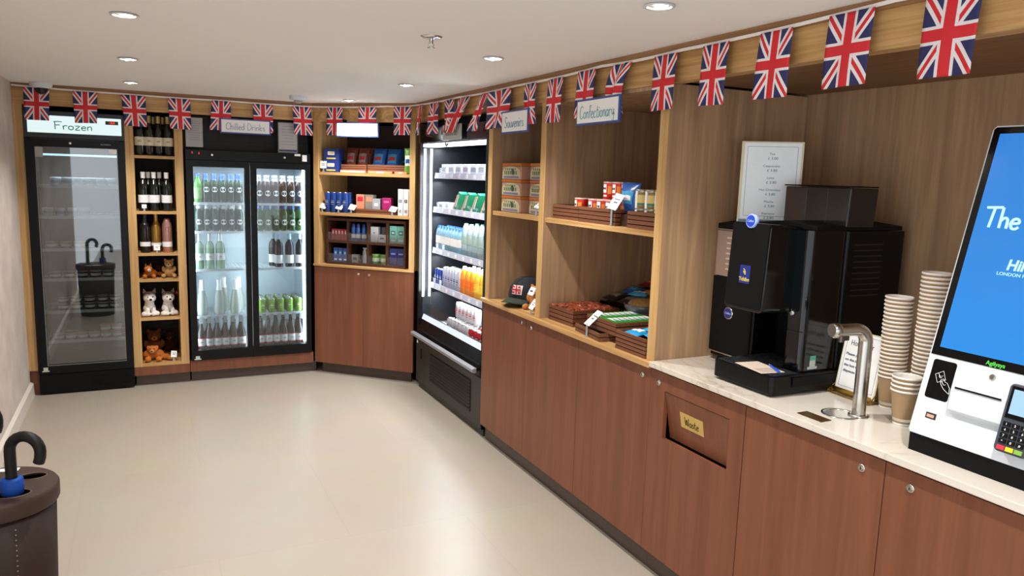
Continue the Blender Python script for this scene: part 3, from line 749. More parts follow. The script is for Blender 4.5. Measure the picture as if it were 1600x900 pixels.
# shelf talker: the left one is on a thin lip
# ================================================================ open chiller
LED2 = emis('chiller_led', '#f3f6ff', 3.2)
def chiller():
    t = thing('open_chiller', 'black open-front multideck drinks chiller with bright shelf lights', 'chiller', (2.0, 5.12, 0), -PI/2)
    # local x: right (world -y), local y: inward.  width 1.35 -> x -.675..+.675
    W_ = .672
    b = MB()
    b.box(-W_, -W_+.035, 0.0, .75, .05, 2.10); b.box(W_-.035, W_, 0.0, .75, .05, 2.10)
    b.box(-W_+.035, W_-.035, .70, .75, .05, 2.10)
    b.box(-W_+.035, W_-.035, .02, .70, 1.985, 2.10)
    b.build('cabinet_shell', BLACK, t)
    l = MB(); x = W_-.036
    l.box(-x, -x+.004, .03, .69, .46, 1.98); l.box(x-.004, x, .03, .69, .46, 1.98); l.box(-x+.004, x-.004, .685, .69, .46, 1.98)
    l.build('liner', INNERB, t)
    # lower body
    q = MB(); q.box(-W_+.002, W_-.002, -.004, .06, .06, .405); q = q.build('front_panel', CHAR, t, bevel=.003)
    g = MB(); g.box(-.33, .49, -.0055, -.0042, .125, .355)
    g.build('louvre_recess', BLACKM, q)
    g = MB()
    for k in range(9):
        z = .132+k*.0245; g.prism([(-.013, z), (-.005, z+.013), (-.005, z+.016), (-.015, z+.003)], -.33, .49, 'X')
    g.build('louvre_slats', CHAR, q)
    MB().box(-.56, -.53, -.0055, -.0042, .26, .34).build('switch', BLACKM, q)
    s_ = MB(); s_.prism([(-.655, .375), (-.625, .375), (-.640, .40)], -.0055, -.0042, 'Y'); s_.build('sticker', WHITE, q)
    MB().box(-W_+.01, W_-.01, .02, .06, 0, .0595).build('plinth', pmat('chiller_plinth', '#2f2e2a', .5), t)
    # bumper
    p = MB(); p.prism([(-.062, .447), (-.045, .438), (-.030, .442), (-.030, .474), (-.050, .474), (-.062, .466)], -.655, .640, 'X'); p = p.build('bumper', pmat('satin_bumper', '#a3a6ab', .35, .5), t, bevel=.002)
    for xx in (-.5, 0, .6): MB().box(xx-.012, xx+.012, -.0305, .01, .446, .466).build('bracket', BLACKM, p)
    # deck front: sloped black sill and inner rising lip
    MB().prism([(-.004, .41), (.055, .41), (.055, .62), (.040, .62), (-.004, .50)], -W_+.036, W_-.036, 'X').build('sill', BLACK, t, bevel=.003)
    MB().prism([(.0245, .578), (.0395, .619), (.0385, .6195), (.0235, .5785)], -W_+.05, W_-.05, 'X').build('sill_glare_strip', emis('chiller_sill_glare', '#dfe8fa', .8), t)  # reflected glare on the sill, imitated by a glowing strip
    MB().box(-W_+.036, W_-.036, .0555, .69, .50, .545).build('deck', pmat('deck_grey', '#8e949a', .4), t)
    MB().box(-W_+.045, W_-.045, .048, .052, .6205, .70).build('deck_glass', LIPG, t)
    # canopy and lamp
    MB().box(-W_+.037, W_-.037, .022, .12, 1.962, 1.984).build('canopy_lamp', LED2, t)
    MB().box(-W_+.0, W_-.0, -.004, .018, 1.99, 2.098).build('canopy', GLOSSB, t, bevel=.002)
    MB().tube([(-.10, .0, 1.985), (-.06, -.005, 1.955), (-.03, -.003, 1.975)], .006, 6).build('canopy_hook', ACRY, t)
    # far-end lamp and its mirror reflection, both built as glowing strips
    for sx, yy in ((-1, .034), (-1, .088)):
        xx = sx*(W_-.044)
        MB().box(xx-.003, xx+.003, yy-.009, yy+.009, .76, 1.95).build('lamp_and_reflection', LED2, t)
    for z, d0 in ((1.745, .12), (1.475, .11), (1.147, .11), (.862, .10)):
        s = MB().box(-W_+.055, W_-.055, d0+.012, .62, z-.012, z).build('shelf', pmat('shelf_white_metal', '#b9c2cc', .35), t)
        MB().prism([(d0-.004, z-.026), (d0+.012, z-.026), (d0+.012, z+.018), (d0+.002, z+.018)], -W_+.05, W_-.05, 'X').build('price_rail', pmat('price_rail_lilac', '#c3c8de', .3), s)
        MB().box(-W_+.05, W_-.05, d0+.006, d0+.009, z+.0185, z+.058).build('glass_lip', LIPG, s)
        MB().box(-W_+.06, W_-.06, d0+.016, d0+.036, z-.018, z-.0125).build('lamp', LED2, s)
        for k in range(8):
            xx = -.56+k*.15
            MB().box(xx-.02, xx+.02, d0-.0062, d0-.0045, z-.018, z+.010).build('shelf_ticket', WHITE, s)
    for xx in (-.2, .25): MB().box(xx-.012, xx+.012, .664, .684, .56, 1.95).build('upright_rail', BLACKM, t)
    # hanging line near the left end
    MB().tube([(-.49, .05, 1.96), (-.49, .05, .72)], .0016, 4).build('hanging_wire', pmat('grey_line', '#5a6068', .5), t)
    MB().box(.655, .657, -.004, -.002, .9, 1.97).build('edge_trim', STEEL, t)
    return t

chiller()
for z in (1.96, 1.70, 1.42, 1.10, .80):
    area('chiller_light', (2.16, 5.12, z-.004), (0, 0, 0), .05, 5.0, (.88, .93, 1.0), 1.2)
area('chiller_light', (2.03, 5.70, 1.35), (PI/2, 0, 0), .06, 4.0, (.88, .93, 1.0), 1.1)
area('chiller_light', (2.03, 4.53, 1.35), (-PI/2, 0, 0), .06, 4.0, (.88, .93, 1.0), 1.1)
# dark panel above the chiller
struct(MB().box(2.06, XB, 4.43, 5.80, 2.104, 2.157).build('trim_8', BLACKM))
sign('category_sign', 'grey handwritten card propped on the canopy of the open chiller', (1.965, 5.015, 1.995), -PI/2, .34, .105, 'Sandwiches', .26, .045, '#8d9a92', face=pmat('grey_card', '#b9bdb8', .6), frame=pmat('grey_card', '#b9bdb8', .6), hook=0)

# ================================================================ product prototypes (all face local -Y, base at z=0)
def profile_bottle(kind):
    # (r, z) outlines in metres
    if kind == 'beer': return [(.026, 0), (.0300, .004), (.0305, .13), (.0285, .150), (.018, .178), (.0135, .192), (.0130, .222), (.0140, .224), (.0140, .230)], .030, .05, .115
    if kind == 'wine': return [(.034, 0), (.0375, .005), (.0378, .19), (.033, .212), (.017, .238), (.0150, .25), (.0150, .292), (.0158, .293), (.0158, .300)], .0378, .06, .155
    if kind == 'prosecco': return [(.036, 0), (.043, .006), (.0450, .05), (.040, .12), (.029, .18), (.019, .22), (.0165, .245), (.0175, .262), (.0175, .290)], .044, .03, .06
    if kind == 'sauce': return [(.027, 0), (.031, .004), (.0315, .12), (.029, .145), (.017, .185), (.0145, .2), (.0140, .235), (.0150, .236), (.0150, .248)], .0315, .03, .115
    if kind == 'water': return [(.024, 0), (.029, .005), (.0295, .05), (.027, .07), (.0295, .09), (.0295, .14), (.024, .165), (.0135, .188), (.0125, .196)], .0295, .06, .12
    if kind == 'bigwater': return [(.029, 0), (.035, .006), (.0355, .07), (.033, .09), (.0355, .11), (.0355, .18), (.028, .212), (.0150, .238), (.0140, .246)], .0355, .08, .16
    if kind == 'soda': return [(.024, 0), (.031, .008), (.032, .05), (.0285, .075), (.032, .10), (.0325, .15), (.026, .18), (.0140, .205), (.0130, .212)], .032, .06, .12
def mk_bottle(kind, body, capm, labm, cap_h=.030, lab=None, neck=None, oval=False, edge=None, mark=None):
    prof, r, l0, l1 = profile_bottle(kind)
    if lab: l0, l1 = lab
    def f():
        t = thing('bottle', 'x', 'bottle')
        MB().lathe(prof, 18).build('bottle_body', body, t)
        zt = prof[-1][1]; rn = prof[-1][0]
        z0 = zt-cap_h
        m_ = MB()
        rs = []
        for k in range(5):
            z = z0+(zt-z0)*k/4
            rr = rn
            for (ra, za), (rb, zb) in zip(prof, prof[1:]):
                if za <= z <= zb and zb > za: rr = ra+(rb-ra)*(z-za)/(zb-za)
            rs.append((rr+.0009, z))
        rs.append((rs[-1][0], zt+.0015)); m_.lathe(rs, 16).build('cap', capm, t)
        if labm:
            if oval:
                m_ = MB()
                n = 18; vs = [(0, -r-.0010, (l0+l1)/2)]; h = (l1-l0)/2*1.1
                for i in range(n):
                    a = 2*PI*i/n; px = .0225*math.cos(a); th = px/r
                    vs.append(((r+.0008)*math.sin(th), -(r+.0008)*math.cos(th), (l0+l1)/2+h*math.sin(a)))
                m_._add(vs, [(0, i+1, (i+1) % n+1) for i in range(n)])
                o = m_.build('label', labm, t)
                q = MB(); q.box(-.009, .009, -r-.0022, -r-.0012, (l0+l1)/2-.004, (l0+l1)/2+.005); q.build('label_print', pmat('print_grey', '#77767a', .7), o)
            else:
                m_ = MB().lathe([(r+.0006, l0), (r+.0006, l1)], 20, cap=False); o = m_.build('label', labm, t)
                if edge:
                    q = MB(); q.lathe([(r+.0010, l0-.002), (r+.0010, l0+.006)], 20, cap=False); q.lathe([(r+.0010, l1-.005), (r+.0010, l1+.001)], 20, cap=False); q.build('label_border', edge, o)
                if mark:
                    q = MB(); zc = (l0+l1)/2
                    q.box(-.013, .013, -r-.0022, -r-.0012, zc-.002, zc+.0015); q.box(-.008, .008, -r-.0022, -r-.0012, zc+.006, zc+.0075); q.build('label_print', mark, o)
        if neck:
            q = MB(); z0 = prof[4][1]+.004
            def R_(z):
                for (ra, za), (rb, zb) in zip(prof, prof[1:]):
                    if za <= z <= zb and zb > za: return ra+(rb-ra)*(z-za)/(zb-za)
                return prof[-1][0]
            q.lathe([(R_(z0+k*.006)+.0008, z0+k*.006) for k in range(5)], 16, cap=False); q.build('neck_label', neck, t)
        return t
    return f
def mk_can(body, r=.0265, h=.115, print_=None, slim=False):
    if slim: r, h = .0255, .135
    def f():
        t = thing('drink_can', 'x', 'can')
        MB().lathe([(r-.006, 0), (r-.003, .003), (r, .012), (r, h-.014), (r-.005, h-.003)], 18, cap=False).build('can_body', body, t)
        MB().lathe([(r-.008, .001), (.001, .003)], 16, cap=False).build('can_base', STEEL, t)
        m_ = MB(); m_.lathe([(r-.0045, h-.004), (r-.0040, h), (r-.007, h), (r-.008, h-.004), (.001, h-.004)], 18, cap=False)
        m_.box(-.006, .006, -.013, .006, h-.0035, h-.0022)
        m_.build('can_lid', STEEL, t)
        if print_:
            q = MB(); hz = h*.5
            q.box(-.013, .013, -r-.0016, -r+.002, hz-.004, hz+.005); q.box(-.010, .010, -r-.0016, -r+.002, hz+.012, hz+.016); q.box(-.010, .010, -r-.0016, -r+.002, hz-.02, hz-.016)
            q.build('print', print_, t)
        return t
    return f
def mk_box(w_, d_, h_, body, panel=None, pr=(.8, .35, .6), name='carton', cat='carton', panel2=None):
    def f():
        t = thing(name, 'x', cat)
        MB().box(-w_/2, w_/2, 0, d_, 0, h_).build('box_body', body, t, bevel=.0012, seg=1)
        if panel:
            q = MB(); q.box(-w_*pr[0]/2, w_*pr[0]/2, -.0008, 0, h_*(pr[2]-pr[1]/2), h_*(pr[2]+pr[1]/2)); q.build('printed_panel', panel, t)
        if panel2:
            q = MB(); q.box(-w_*.3, w_*.3, -.0009, 0, h_*.10, h_*.22); q.box(-w_*.18, w_*.18, -.0014, -.0008, h_*(pr[2]-.05), h_*(pr[2]+.05)); q.build('print', panel2, t)
        return t
    return f
def mk_bag(w_, h_, th, body, panel=None, lying=False, accent=None):
    """pillow packet, crimped at top and bottom"""
    def f():
        t = thing('snack_bag', 'x', 'snack packet')
        def pil(shr=1.0, off=0.0, u0=0, u1=1, v0=0, v1=1):
            nx, ny = 10, 12; vs = []; fs = []
            for side in (-1, 1):
                for j in range(ny+1):
                    for i in range(nx+1):
                        u = u0+(u1-u0)*i/nx; v = v0+(v1-v0)*j/ny
                        e = (math.sin(PI*u)**.5 if 0 < u < 1 else 0)*(max(0, math.sin(PI*min(1, max(0, (v-.06)/.88))))**.55)
                        y = side*(th/2*e+.0006+off)+.0015*math.sin(u*23+v*11)*e
                        wv = w_*(1-.06*math.sin(PI*v))
                        vs.append(((u-.5)*wv, y, v*h_+.004*math.sin(u*14)*(1 if j in (0, ny) else 0)*.4))
            N = (nx+1)*(ny+1)
            for s_ in (0, 1):
                for j in range(ny):
                    for i in range(nx):
                        a = s_*N+j*(nx+1)+i; q = (a, a+1, a+nx+2, a+nx+1)
                        fs.append(q if s_ == 0 else q[::-1])
            return vs, fs, N, nx, ny
        vs, fs, N, nx, ny = pil()
        for i in range(nx): fs.append((i+1, i, N+i, N+i+1)); a = ny*(nx+1)+i; fs.append((a, a+1, N+a+1, N+a))
        for j in range(ny): a = j*(nx+1); fs.append((a, a+nx+1, N+a+nx+1, N+a)); a += nx; fs.append((a+nx+1, a, N+a, N+a+nx+1))
        M_ = Matrix.Translation((0, 0, th/2+.002)) @ Matrix.Rotation(-PI/2, 4, 'X') if lying else Matrix.Translation((0, th/2, 0))
        MB()._add(vs, fs, 0, True, M_).build('packet', body, t)
        if panel:
            vs, fs, N, nx, ny = pil(1, .0008, .18, .82, .32, .72)
            keep = fs[:nx*ny]
            MB()._add(vs[:N], [tuple(f_) for f_ in keep], 0, True, M_).build('printed_panel', panel, t)
        if accent:
            vs, fs, N, nx, ny = pil(1, .0014, .25, .75, .42, .58)
            MB()._add(vs[:N], fs[:nx*ny], 0, True, M_).build('lettering_band', accent, t)
        return t
    return f
def mk_tag(w_=.05, h_=.042, stem=.03, tilt=.5, twist=0):
    twist *= .35
    def f():
        t = thing('price_ticket', 'x', 'price ticket')
        MB().box(-.010, .010, -.006, .006, 0, .004).build('foot', ACRY_G, t)
        MB().box(-.006, .006, -.002, .002, .004, stem+.006).build('stem', ACRY_G, t)
        T_ = Matrix.Translation((0, -.003, stem)) @ Matrix.Rotation(twist, 4, 'Y') @ Matrix.Rotation(-tilt, 4, 'X')
        c = MB(T_).box(-w_/2, w_/2, -.0012, 0, 0, h_).build('card', WHITE, t)
        q = MB(T_); q.box(-w_*.3, w_*.3, -.0018, -.0012, h_*.62, h_*.68); q.box(-w_*.2, w_*.2, -.0018, -.0012, h_*.4, h_*.5); q.build('print', pmat('print_grey', '#77767a', .7), c)
        return t
    return f
ACRY_G = pmat('grey_acrylic', '#9a9c9e', .2)
def mk_basket(w_, d_, h_, slats=4, wall=.008, name='slat_tray', cat='tray', thick=True):
    """open tray of horizontal dark wood slats; local x = width"""
    def f():
        t = thing(name, 'x', cat)
        g = .0042; sh = (h_-g*(slats-1))/slats
        m_ = MB()
        for k in range(slats):
            z0 = k*(sh+g); z1 = z0+sh
            m_.box(-w_/2, w_/2, 0, wall, z0, z1); m_.box(-w_/2, w_/2, d_-wall, d_, z0, z1)
            m_.box(-w_/2, -w_/2+wall, wall, d_-wall, z0, z1); m_.box(w_/2-wall, w_/2, wall, d_-wall, z0, z1)
        m_.build('slat_walls', SLAT, t)
        b = MB(); i = .0015; 
        b.box(-w_/2+i, w_/2-i, i, wall-i, .001, h_-.002); b.box(-w_/2+i, w_/2-i, d_-wall+i, d_-i, .001, h_-.002); b.box(-w_/2+i, -w_/2+wall-i, wall, d_-wall, .001, h_-.002); b.box(w_/2-wall+i, w_/2-i, wall, d_-wall, .001, h_-.002)
        b.box(-w_/2+wall, w_/2-wall, wall, d_-wall, .001, .007)
        b.build('inner_liner', SLATL, t)
        return t
    return f
def one(maker, loc, rz, label, cat=None, rx=0.0, name=None):
    t = maker(); t.location = loc; t.rotation_euler = (rx, 0, rz); t['label'] = label
    if cat: t['category'] = cat
    if name: t.name = name
    return t

# material palette of goods
DKGLASS = pmat('dark_bottle_glass', '#10140f', .12, spec=.6)
BRGLASS = pmat('brown_bottle_glass', '#2b1a14', .12, spec=.6)
GRGLASS = pmat('green_bottle_glass', '#2f6b22', .1, spec=.6, trans=.35)
LGGLASS = pmat('bright_green_glass', '#5aa23a', .1, spec=.6, trans=.4)
CLGREEN = pmat('pale_green_glass', '#a9c7a4', .08, spec=.6, trans=.6)
CLGLASS = pmat('clear_wine_glass', '#cfd8cf', .06, spec=.6, trans=.6)
SILV = pmat('silver_foil', '#b9c0c6', .3, .6)
BLUEF = pmat('blue_foil', '#3f5fa5', .35, .3)
CREAM = pmat('cream_label', '#ddd2ba', .6)
LABW = pmat('white_label', '#e9e9ea', .6)
INK = pmat('dark_print', '#3c3c40', .6)
REDP = pmat('red_print', '#c2293a', .45)

# ---------------------------------------------------------------- wine shelves (x centre .098, front y 6.5)
WX = .098
k_ = Kit(mk_bottle('wine', DKGLASS, pmat('gold_foil', '#b9a26a', .4, .3), CREAM, .052, lab=(.075, .140), mark=INK))
for i, x in enumerate((-.101, -.034, .033, .101)):
    k_.put((WX+x, 6.555+(.0 if i != 2 else .012), 1.8255), 0, 'dark wine bottle with a cream label and gold capsule on the top wine shelf', 'gold-capped wine bottles on the top shelf')
for x in (-.07, .0, .068): k_.put((WX+x, 6.66, 1.8255), 0, 'dark wine bottle in the back row of the top wine shelf', 'back-row wine bottles on the top shelf')
k_ = Kit(mk_bottle('wine', DKGLASS, LABW, LABW, .046, lab=(.065, .125)))
for i, x in enumerate((-.088, -.012, .078)):
    k_.put((WX+x, 6.555, 1.3975), 0, ['white-capped wine bottle at the left of the second wine shelf, behind a price ticket', 'white-capped wine bottle in the middle of the second wine shelf', 'white-capped wine bottle at the right of the second wine shelf'][i], 'white-capped wine bottles on the second shelf')
for x in (-.05, .03): k_.put((WX+x, 6.66, 1.3975), 0, 'white-capped wine bottle behind the front three on the second wine shelf', 'white-capped wine bottles in the second row')
one(mk_bottle('wine', pmat('black_cava', '#0d0d10', .15), pmat('black_cap', '#15151a', .3), LABW, .08, lab=(.05, .085)), (WX-.088, 6.56, 1.0705), 0, 'all-black bottle with a small white label, left on the third wine shelf')
one(mk_bottle('wine', pmat('gold_bottle', '#a5803d', .25, .7), pmat('gold_cap', '#c19a55', .3, .7), LABW, .08, lab=(.05, .075)), (WX-.008, 6.60, 1.0705), 0, 'shiny gold bottle in the middle of the third wine shelf')
def pink_tin():
    t = thing('bottle_tin', 'x', 'bottle')
    MB().lathe([(.034, 0), (.036, .003), (.036, .20), (.034, .225), (.026, .245), (.024, .262), (.018, .268)], 22).build('tin_body', pmat('rose_metal', '#b98d84', .28, .7), t)
    MB().lathe([(.0366, .045), (.0366, .085)], 22, cap=False).build('label', LABW, t)
    q = MB(TM((0, 0, 0))); q.tube([(.012*math.cos(a/8*2*PI), -.0368, .185+.016*math.sin(a/8*2*PI)) for a in range(9)], .0014, 5); q.build('emblem', INK, t); return t
one(pink_tin, (WX+.070, 6.56, 1.0705), 0, 'tall rose-pink metal bottle tin, right on the third wine shelf')
tagk = Kit(mk_tag(.034, .030, .022, .3))
TG = 'small white price tickets on stands'
tagk.put((WX-.086, 6.512, 1.3975), 0, 'small white price ticket before the leftmost white-capped wine bottle')
one(mk_tag(.045, .045, .02, .2), (WX-.008, 6.512, 1.0705), 0, 'white price ticket before the gold bottle')

# ---------------------------------------------------------------- plush toys
def plush(parts, voxel=.005):
    """one continuous body from overlapping balls, remeshed"""
    m_ = MB()
    for c, r, s_ in parts: m_.ball(c, r, 14, sc_=s_)
    return m_
def soft(o, voxel=.005):
    r = o.modifiers.new('remesh', 'REMESH'); r.mode = 'VOXEL'; r.voxel_size = voxel; r.use_smooth_shade = True
    s_ = o.modifiers.new('smooth', 'SMOOTH'); s_.iterations = 4; s_.factor = .6
    return o
def fur(name, c, c2=None):
    m = pmat(name, c, .95, spec=.1, var=.18, vscale=160)
    return m
def husky():
    t = thing('plush_dog', 'x', 'plush toy')
    WHT = fur('white_plush', '#e4dfdb'); GRY = fur('grey_plush', '#7d716b')
    o = soft(plush([((0, .05, .045), .040, (1, .9, 1.05)), ((0, .045, .080), .030, (1, 1, 1)),
               ((-.038, .005, .017), .0185, (1, 1.3, .9)), ((.038, .005, .017), .0185, (1, 1.3, .9)),
               ((-.018, .002, .038), .015, (1, 1, 1.5)), ((.018, .002, .038), .015, (1, 1, 1.5)), ((-.016, -.006, .016), .016, (1, 1.2, .9)), ((.016, -.006, .016), .016, (1, 1.2, .9)),
               ((0, .025, .120), .037, (1.08, .9, .9)), ((0, -.010, .111), .018, (1.2, 1, .8))]).build('body', WHT, t))
    h = soft(plush([((0, .033, .134), .035, (1.12, .85, .78)), ((0, .012, .150), .010, (.8, 1.4, .8))]).build('mask', GRY, t), .004)
    e = MB()
    for sx in (-1, 1): e._add([(sx*.040, .030, .148), (sx*.016, .030, .160), (sx*.036, .026, .184), (sx*.030, .044, .156)], [(0, 1, 2), (1, 3, 2), (3, 0, 2), (0, 3, 1)] if sx > 0 else [(0, 2, 1), (1, 2, 3), (3, 2, 0), (0, 1, 3)])
    e.build('ears', GRY, t)
    MB().ball((0, -.027, .115), .0075, 10, sc_=(1.2, 1, .9)).build('nose', BLACKM, t)
    q = MB(); q.ball((-.015, -.006, .130), .0042, 8); q.ball((.015, -.006, .130), .0042, 8); q.build('eyes', GLOSSB, t)
    return t
hk = Kit(husky)
hk.put((WX-.070, 6.56, .5550), .12, 'grey and white plush husky puppy on the left of the pair', 'plush husky puppies', scale=1.22)
h2 = hk.put((WX+.069, 6.56, .5550), .2, 'grey and white plush husky puppy on the right with a red tag in its ear', 'plush husky puppies', scale=1.20)
MB().prism([(.0, 0), (.016, .004), (.008, .022)], -.001, .001, 'Y', T=Matrix.Translation((.040, .0, .145))).build('ear_tag', REDP, h2)
def bear(furm, muz, s=1.0, collar=None):
    def f():
        t = thing('plush_bear', 'x', 'plush toy')
        o = soft(plush([((0, .05, .045), .042, (1, .85, 1.1)), ((0, .042, .112), .034, (1.05, .9, .92)), ((-.040, .0, .018), .019, (1, 1.5, .95)), ((.040, .0, .018), .019, (1, 1.5, .95)),
                        ((-.042, .03, .07), .014, (.9, .9, 1.8)), ((.042, .03, .07), .014, (.9, .9, 1.8)), ((-.028, .045, .142), .012, (1, .6, 1)), ((.028, .045, .142), .012, (1, .6, 1))]).build('body', furm, t))
        MB().ball((0, .012, .103), .016, 12, sc_=(1.1, 1, .8)).build('muzzle', muz, t)
        MB().ball((0, -.004, .107), .0055, 8).build('nose', BLACKM, t)
        q = MB(); q.ball((-.013, .012, .120), .0036, 8); q.ball((.013, .012, .120), .0036, 8); q.build('eyes', GLOSSB, t)
        if collar: MB().tube([(.030*math.cos(a/10*2*PI), .046+.026*math.sin(a/10*2*PI), .083) for a in range(11)], .004, 6).build('scarf', collar, t)
        return t
    return f
BRN = fur('brown_plush', '#6d3f24'); DBRN = fur('dark_brown_plush', '#42241a'); ORG = fur('orange_plush', '#b5692f'); TANP = fur('tan_plush', '#b08a5a')
one(bear(BRN, ORG, collar=pmat('wine_scarf', '#6a2030', .9)), (WX-.050, 6.70, .1875), .05, 'brown plush bear with a wine-red collar at the back left of the lowest shelf').scale = (1.48,)*3
one(bear(DBRN, BRN), (WX+.062, 6.80, .1875), 0, 'dark brown plush bear at the back right of the lowest shelf').scale = (1.25,)*3
def lying():
    t = thing('plush_dog', 'x', 'plush toy')
    soft(plush([((-.05, .045, .032), .030, (1.2, 1, 1)), ((-.01, .05, .034), .030, (1.4, 1, 1)), ((-.030, .02, .066), .027, (1, .95, .95)), ((-.052, -.012, .018), .017, (1.1, 1.6, 1)), ((.005, -.006, .016), .016, (1.2, 1.5, 1)),
                ((.040, .03, .020), .019, (1.5, 1, 1)), ((.066, .01, .016), .015, (1.3, 1.3, 1)), ((-.052, .022, .078), .011, (1, .7, 1.4)), ((-.006, .022, .078), .011, (1, .7, 1.4))]).build('body', ORG, t))
    MB().ball((-.030, -.006, .062), .012, 10).build('muzzle', TANP, t); MB().ball((-.030, -.017, .065), .004, 8).build('nose', BLACKM, t)
    q = MB(); q.ball((-.041, -.002, .077), .003, 8); q.ball((-.019, -.002, .077), .003, 8); q.build('eyes', GLOSSB, t); return t
one(lying, (WX-.030, 6.540, .1875), -.1, 'orange plush animal lying at the front of the lowest shelf').scale = (1.38,)*3
one(mk_tag(.044, .052, .03, .35, .3), (WX+.085, 6.525, .1875), 0, 'tilted white price ticket on the lowest plush shelf')
one(bear(TANP, fur('cream_plush', '#cdbb8b'), collar=None), (WX+.072, 6.545, .8635), -.1, 'small tan plush bear at the right of the shelf above the huskies').scale = (1.0,)*3
def foxy():
    t = thing('plush_fox', 'x', 'plush toy')
    soft(plush([((0, .05, .030), .028, (1.5, 1, 1)), ((-.02, .015, .062), .026, (1, 1, .9)), ((-.045, .0, .016), .014, (1, 1.7, 1)), ((.008, -.003, .015), .014, (1, 1.7, 1)), ((.06, .05, .022), .014, (1.6, 1, 1))]).build('body', ORG, t), .004)
    MB().ball((-.02, -.010, .056), .010, 10).build('muzzle', fur('white_plush', '#e4dfdb'), t); MB().ball((-.02, -.020, .058), .0035, 8).build('nose', BLACKM, t)
    e = MB()
    for sx in (-1, 1): e._add([(-.02+sx*.020, .015, .078), (-.02+sx*.006, .015, .082), (-.02+sx*.017, .012, .100), (-.02+sx*.013, .024, .080)], [(0, 1, 2), (1, 3, 2), (3, 0, 2), (0, 3, 1)] if sx > 0 else [(0, 2, 1), (1, 2, 3), (3, 2, 0), (0, 1, 3)])
    e.build('ears', ORG, t)
    q = MB(); q.ball((-.030, -.002, .070), .003, 8); q.ball((-.010, -.002, .070), .003, 8); q.build('eyes', GLOSSB, t); return t
one(foxy, (WX-.048, 6.55, .8635), .2, 'small orange plush animal at the left of the shelf above the huskies').scale = (1.22,)*3
one(bear(DBRN, BRN), (WX+.0, 6.66, .8635), .0, 'small dark plush bear at the back of the shelf above the huskies').scale = (.6,)*3

# ---------------------------------------------------------------- freezer tubs
def mk_tub(side, lid, r=.038, h=.055, lab=None):
    def f():
        t = thing('ice_cream_tub', 'x', 'tub')
        MB().lathe([(r*.84, 0), (r*.86, .002), (r, h-.010)], 20).build('tub_body', side, t)
        MB().lathe([(r*1.05, h-.010), (r*1.05, h-.001), (r*.95, h)], 20).build('lid', lid, t)
        if lab: MB().lathe([(r*.905+.0008, h*.25), (r*.955+.0008, h*.62)], 20, cap=False).build('label', lab, t)
        return t
    return f
WT = pmat('tub_white', '#dfe6ea', .5); BT = pmat('tub_dark', '#1f1614', .4); PT = pmat('tub_pink', '#c79a92', .5); BLT = pmat('tub_blue', '#5f8fb5', .5)
kw = Kit(mk_tub(WT, WT, .036, .058, BLT)); kb = Kit(mk_tub(BT, pmat('tub_lid_grey', '#b5aaa2', .4), .038, .052, LABW)); kp = Kit(mk_tub(PT, pmat('lid_pink', '#d3b3a8', .5), .038, .050, WT))
FX = -.4265
for x in (-.155, -.08, -.005, .07, .145, .215):
    for y in (6.63, 6.72): kw.put((FX+x, y, 1.5835), 0, 'small white tub on the top shelf of the Frozen freezer', 'white tubs on the freezer top shelf')
for x in (-.215, -.135, -.055, .025):
    kw.put((FX+x, 6.63, 1.3535), 0, 'small white tub on the second shelf of the Frozen freezer', 'white tubs on the freezer second shelf')
for x in (-.2, -.11, -.02): kp.put((FX+x, 6.63, 1.1075), 0, 'pale tub on the third shelf of the Frozen freezer', 'pale tubs on the freezer third shelf')
for x in (-.19, -.10, -.01, .08, .165):
    kb.put((FX+x, 6.63, .8775), 0, 'dark brown ice cream tub on the fourth shelf of the Frozen freezer', 'dark tubs on the freezer fourth shelf')
for x in (-.15, -.06, .03, .12, .205):
    for z in (.6285, .6812): kb.put((FX+x, 6.64, z), 0, 'dark brown ice cream tub stacked on the fifth shelf of the Frozen freezer', 'dark tubs stacked on the freezer fifth shelf')
for x in (-.19, -.11, -.03, .05, .13, .21):
    kp.put((FX+x, 6.63, .3975), 0, 'pinkish tub on the lowest shelf of the Frozen freezer', 'pink tubs on the freezer lowest shelf')
for x in (.13, .21): kp.put((FX+x, 6.63, .4482), 0, 'pinkish tub stacked on another on the lowest freezer shelf', 'stacked pink tubs on the freezer lowest shelf')

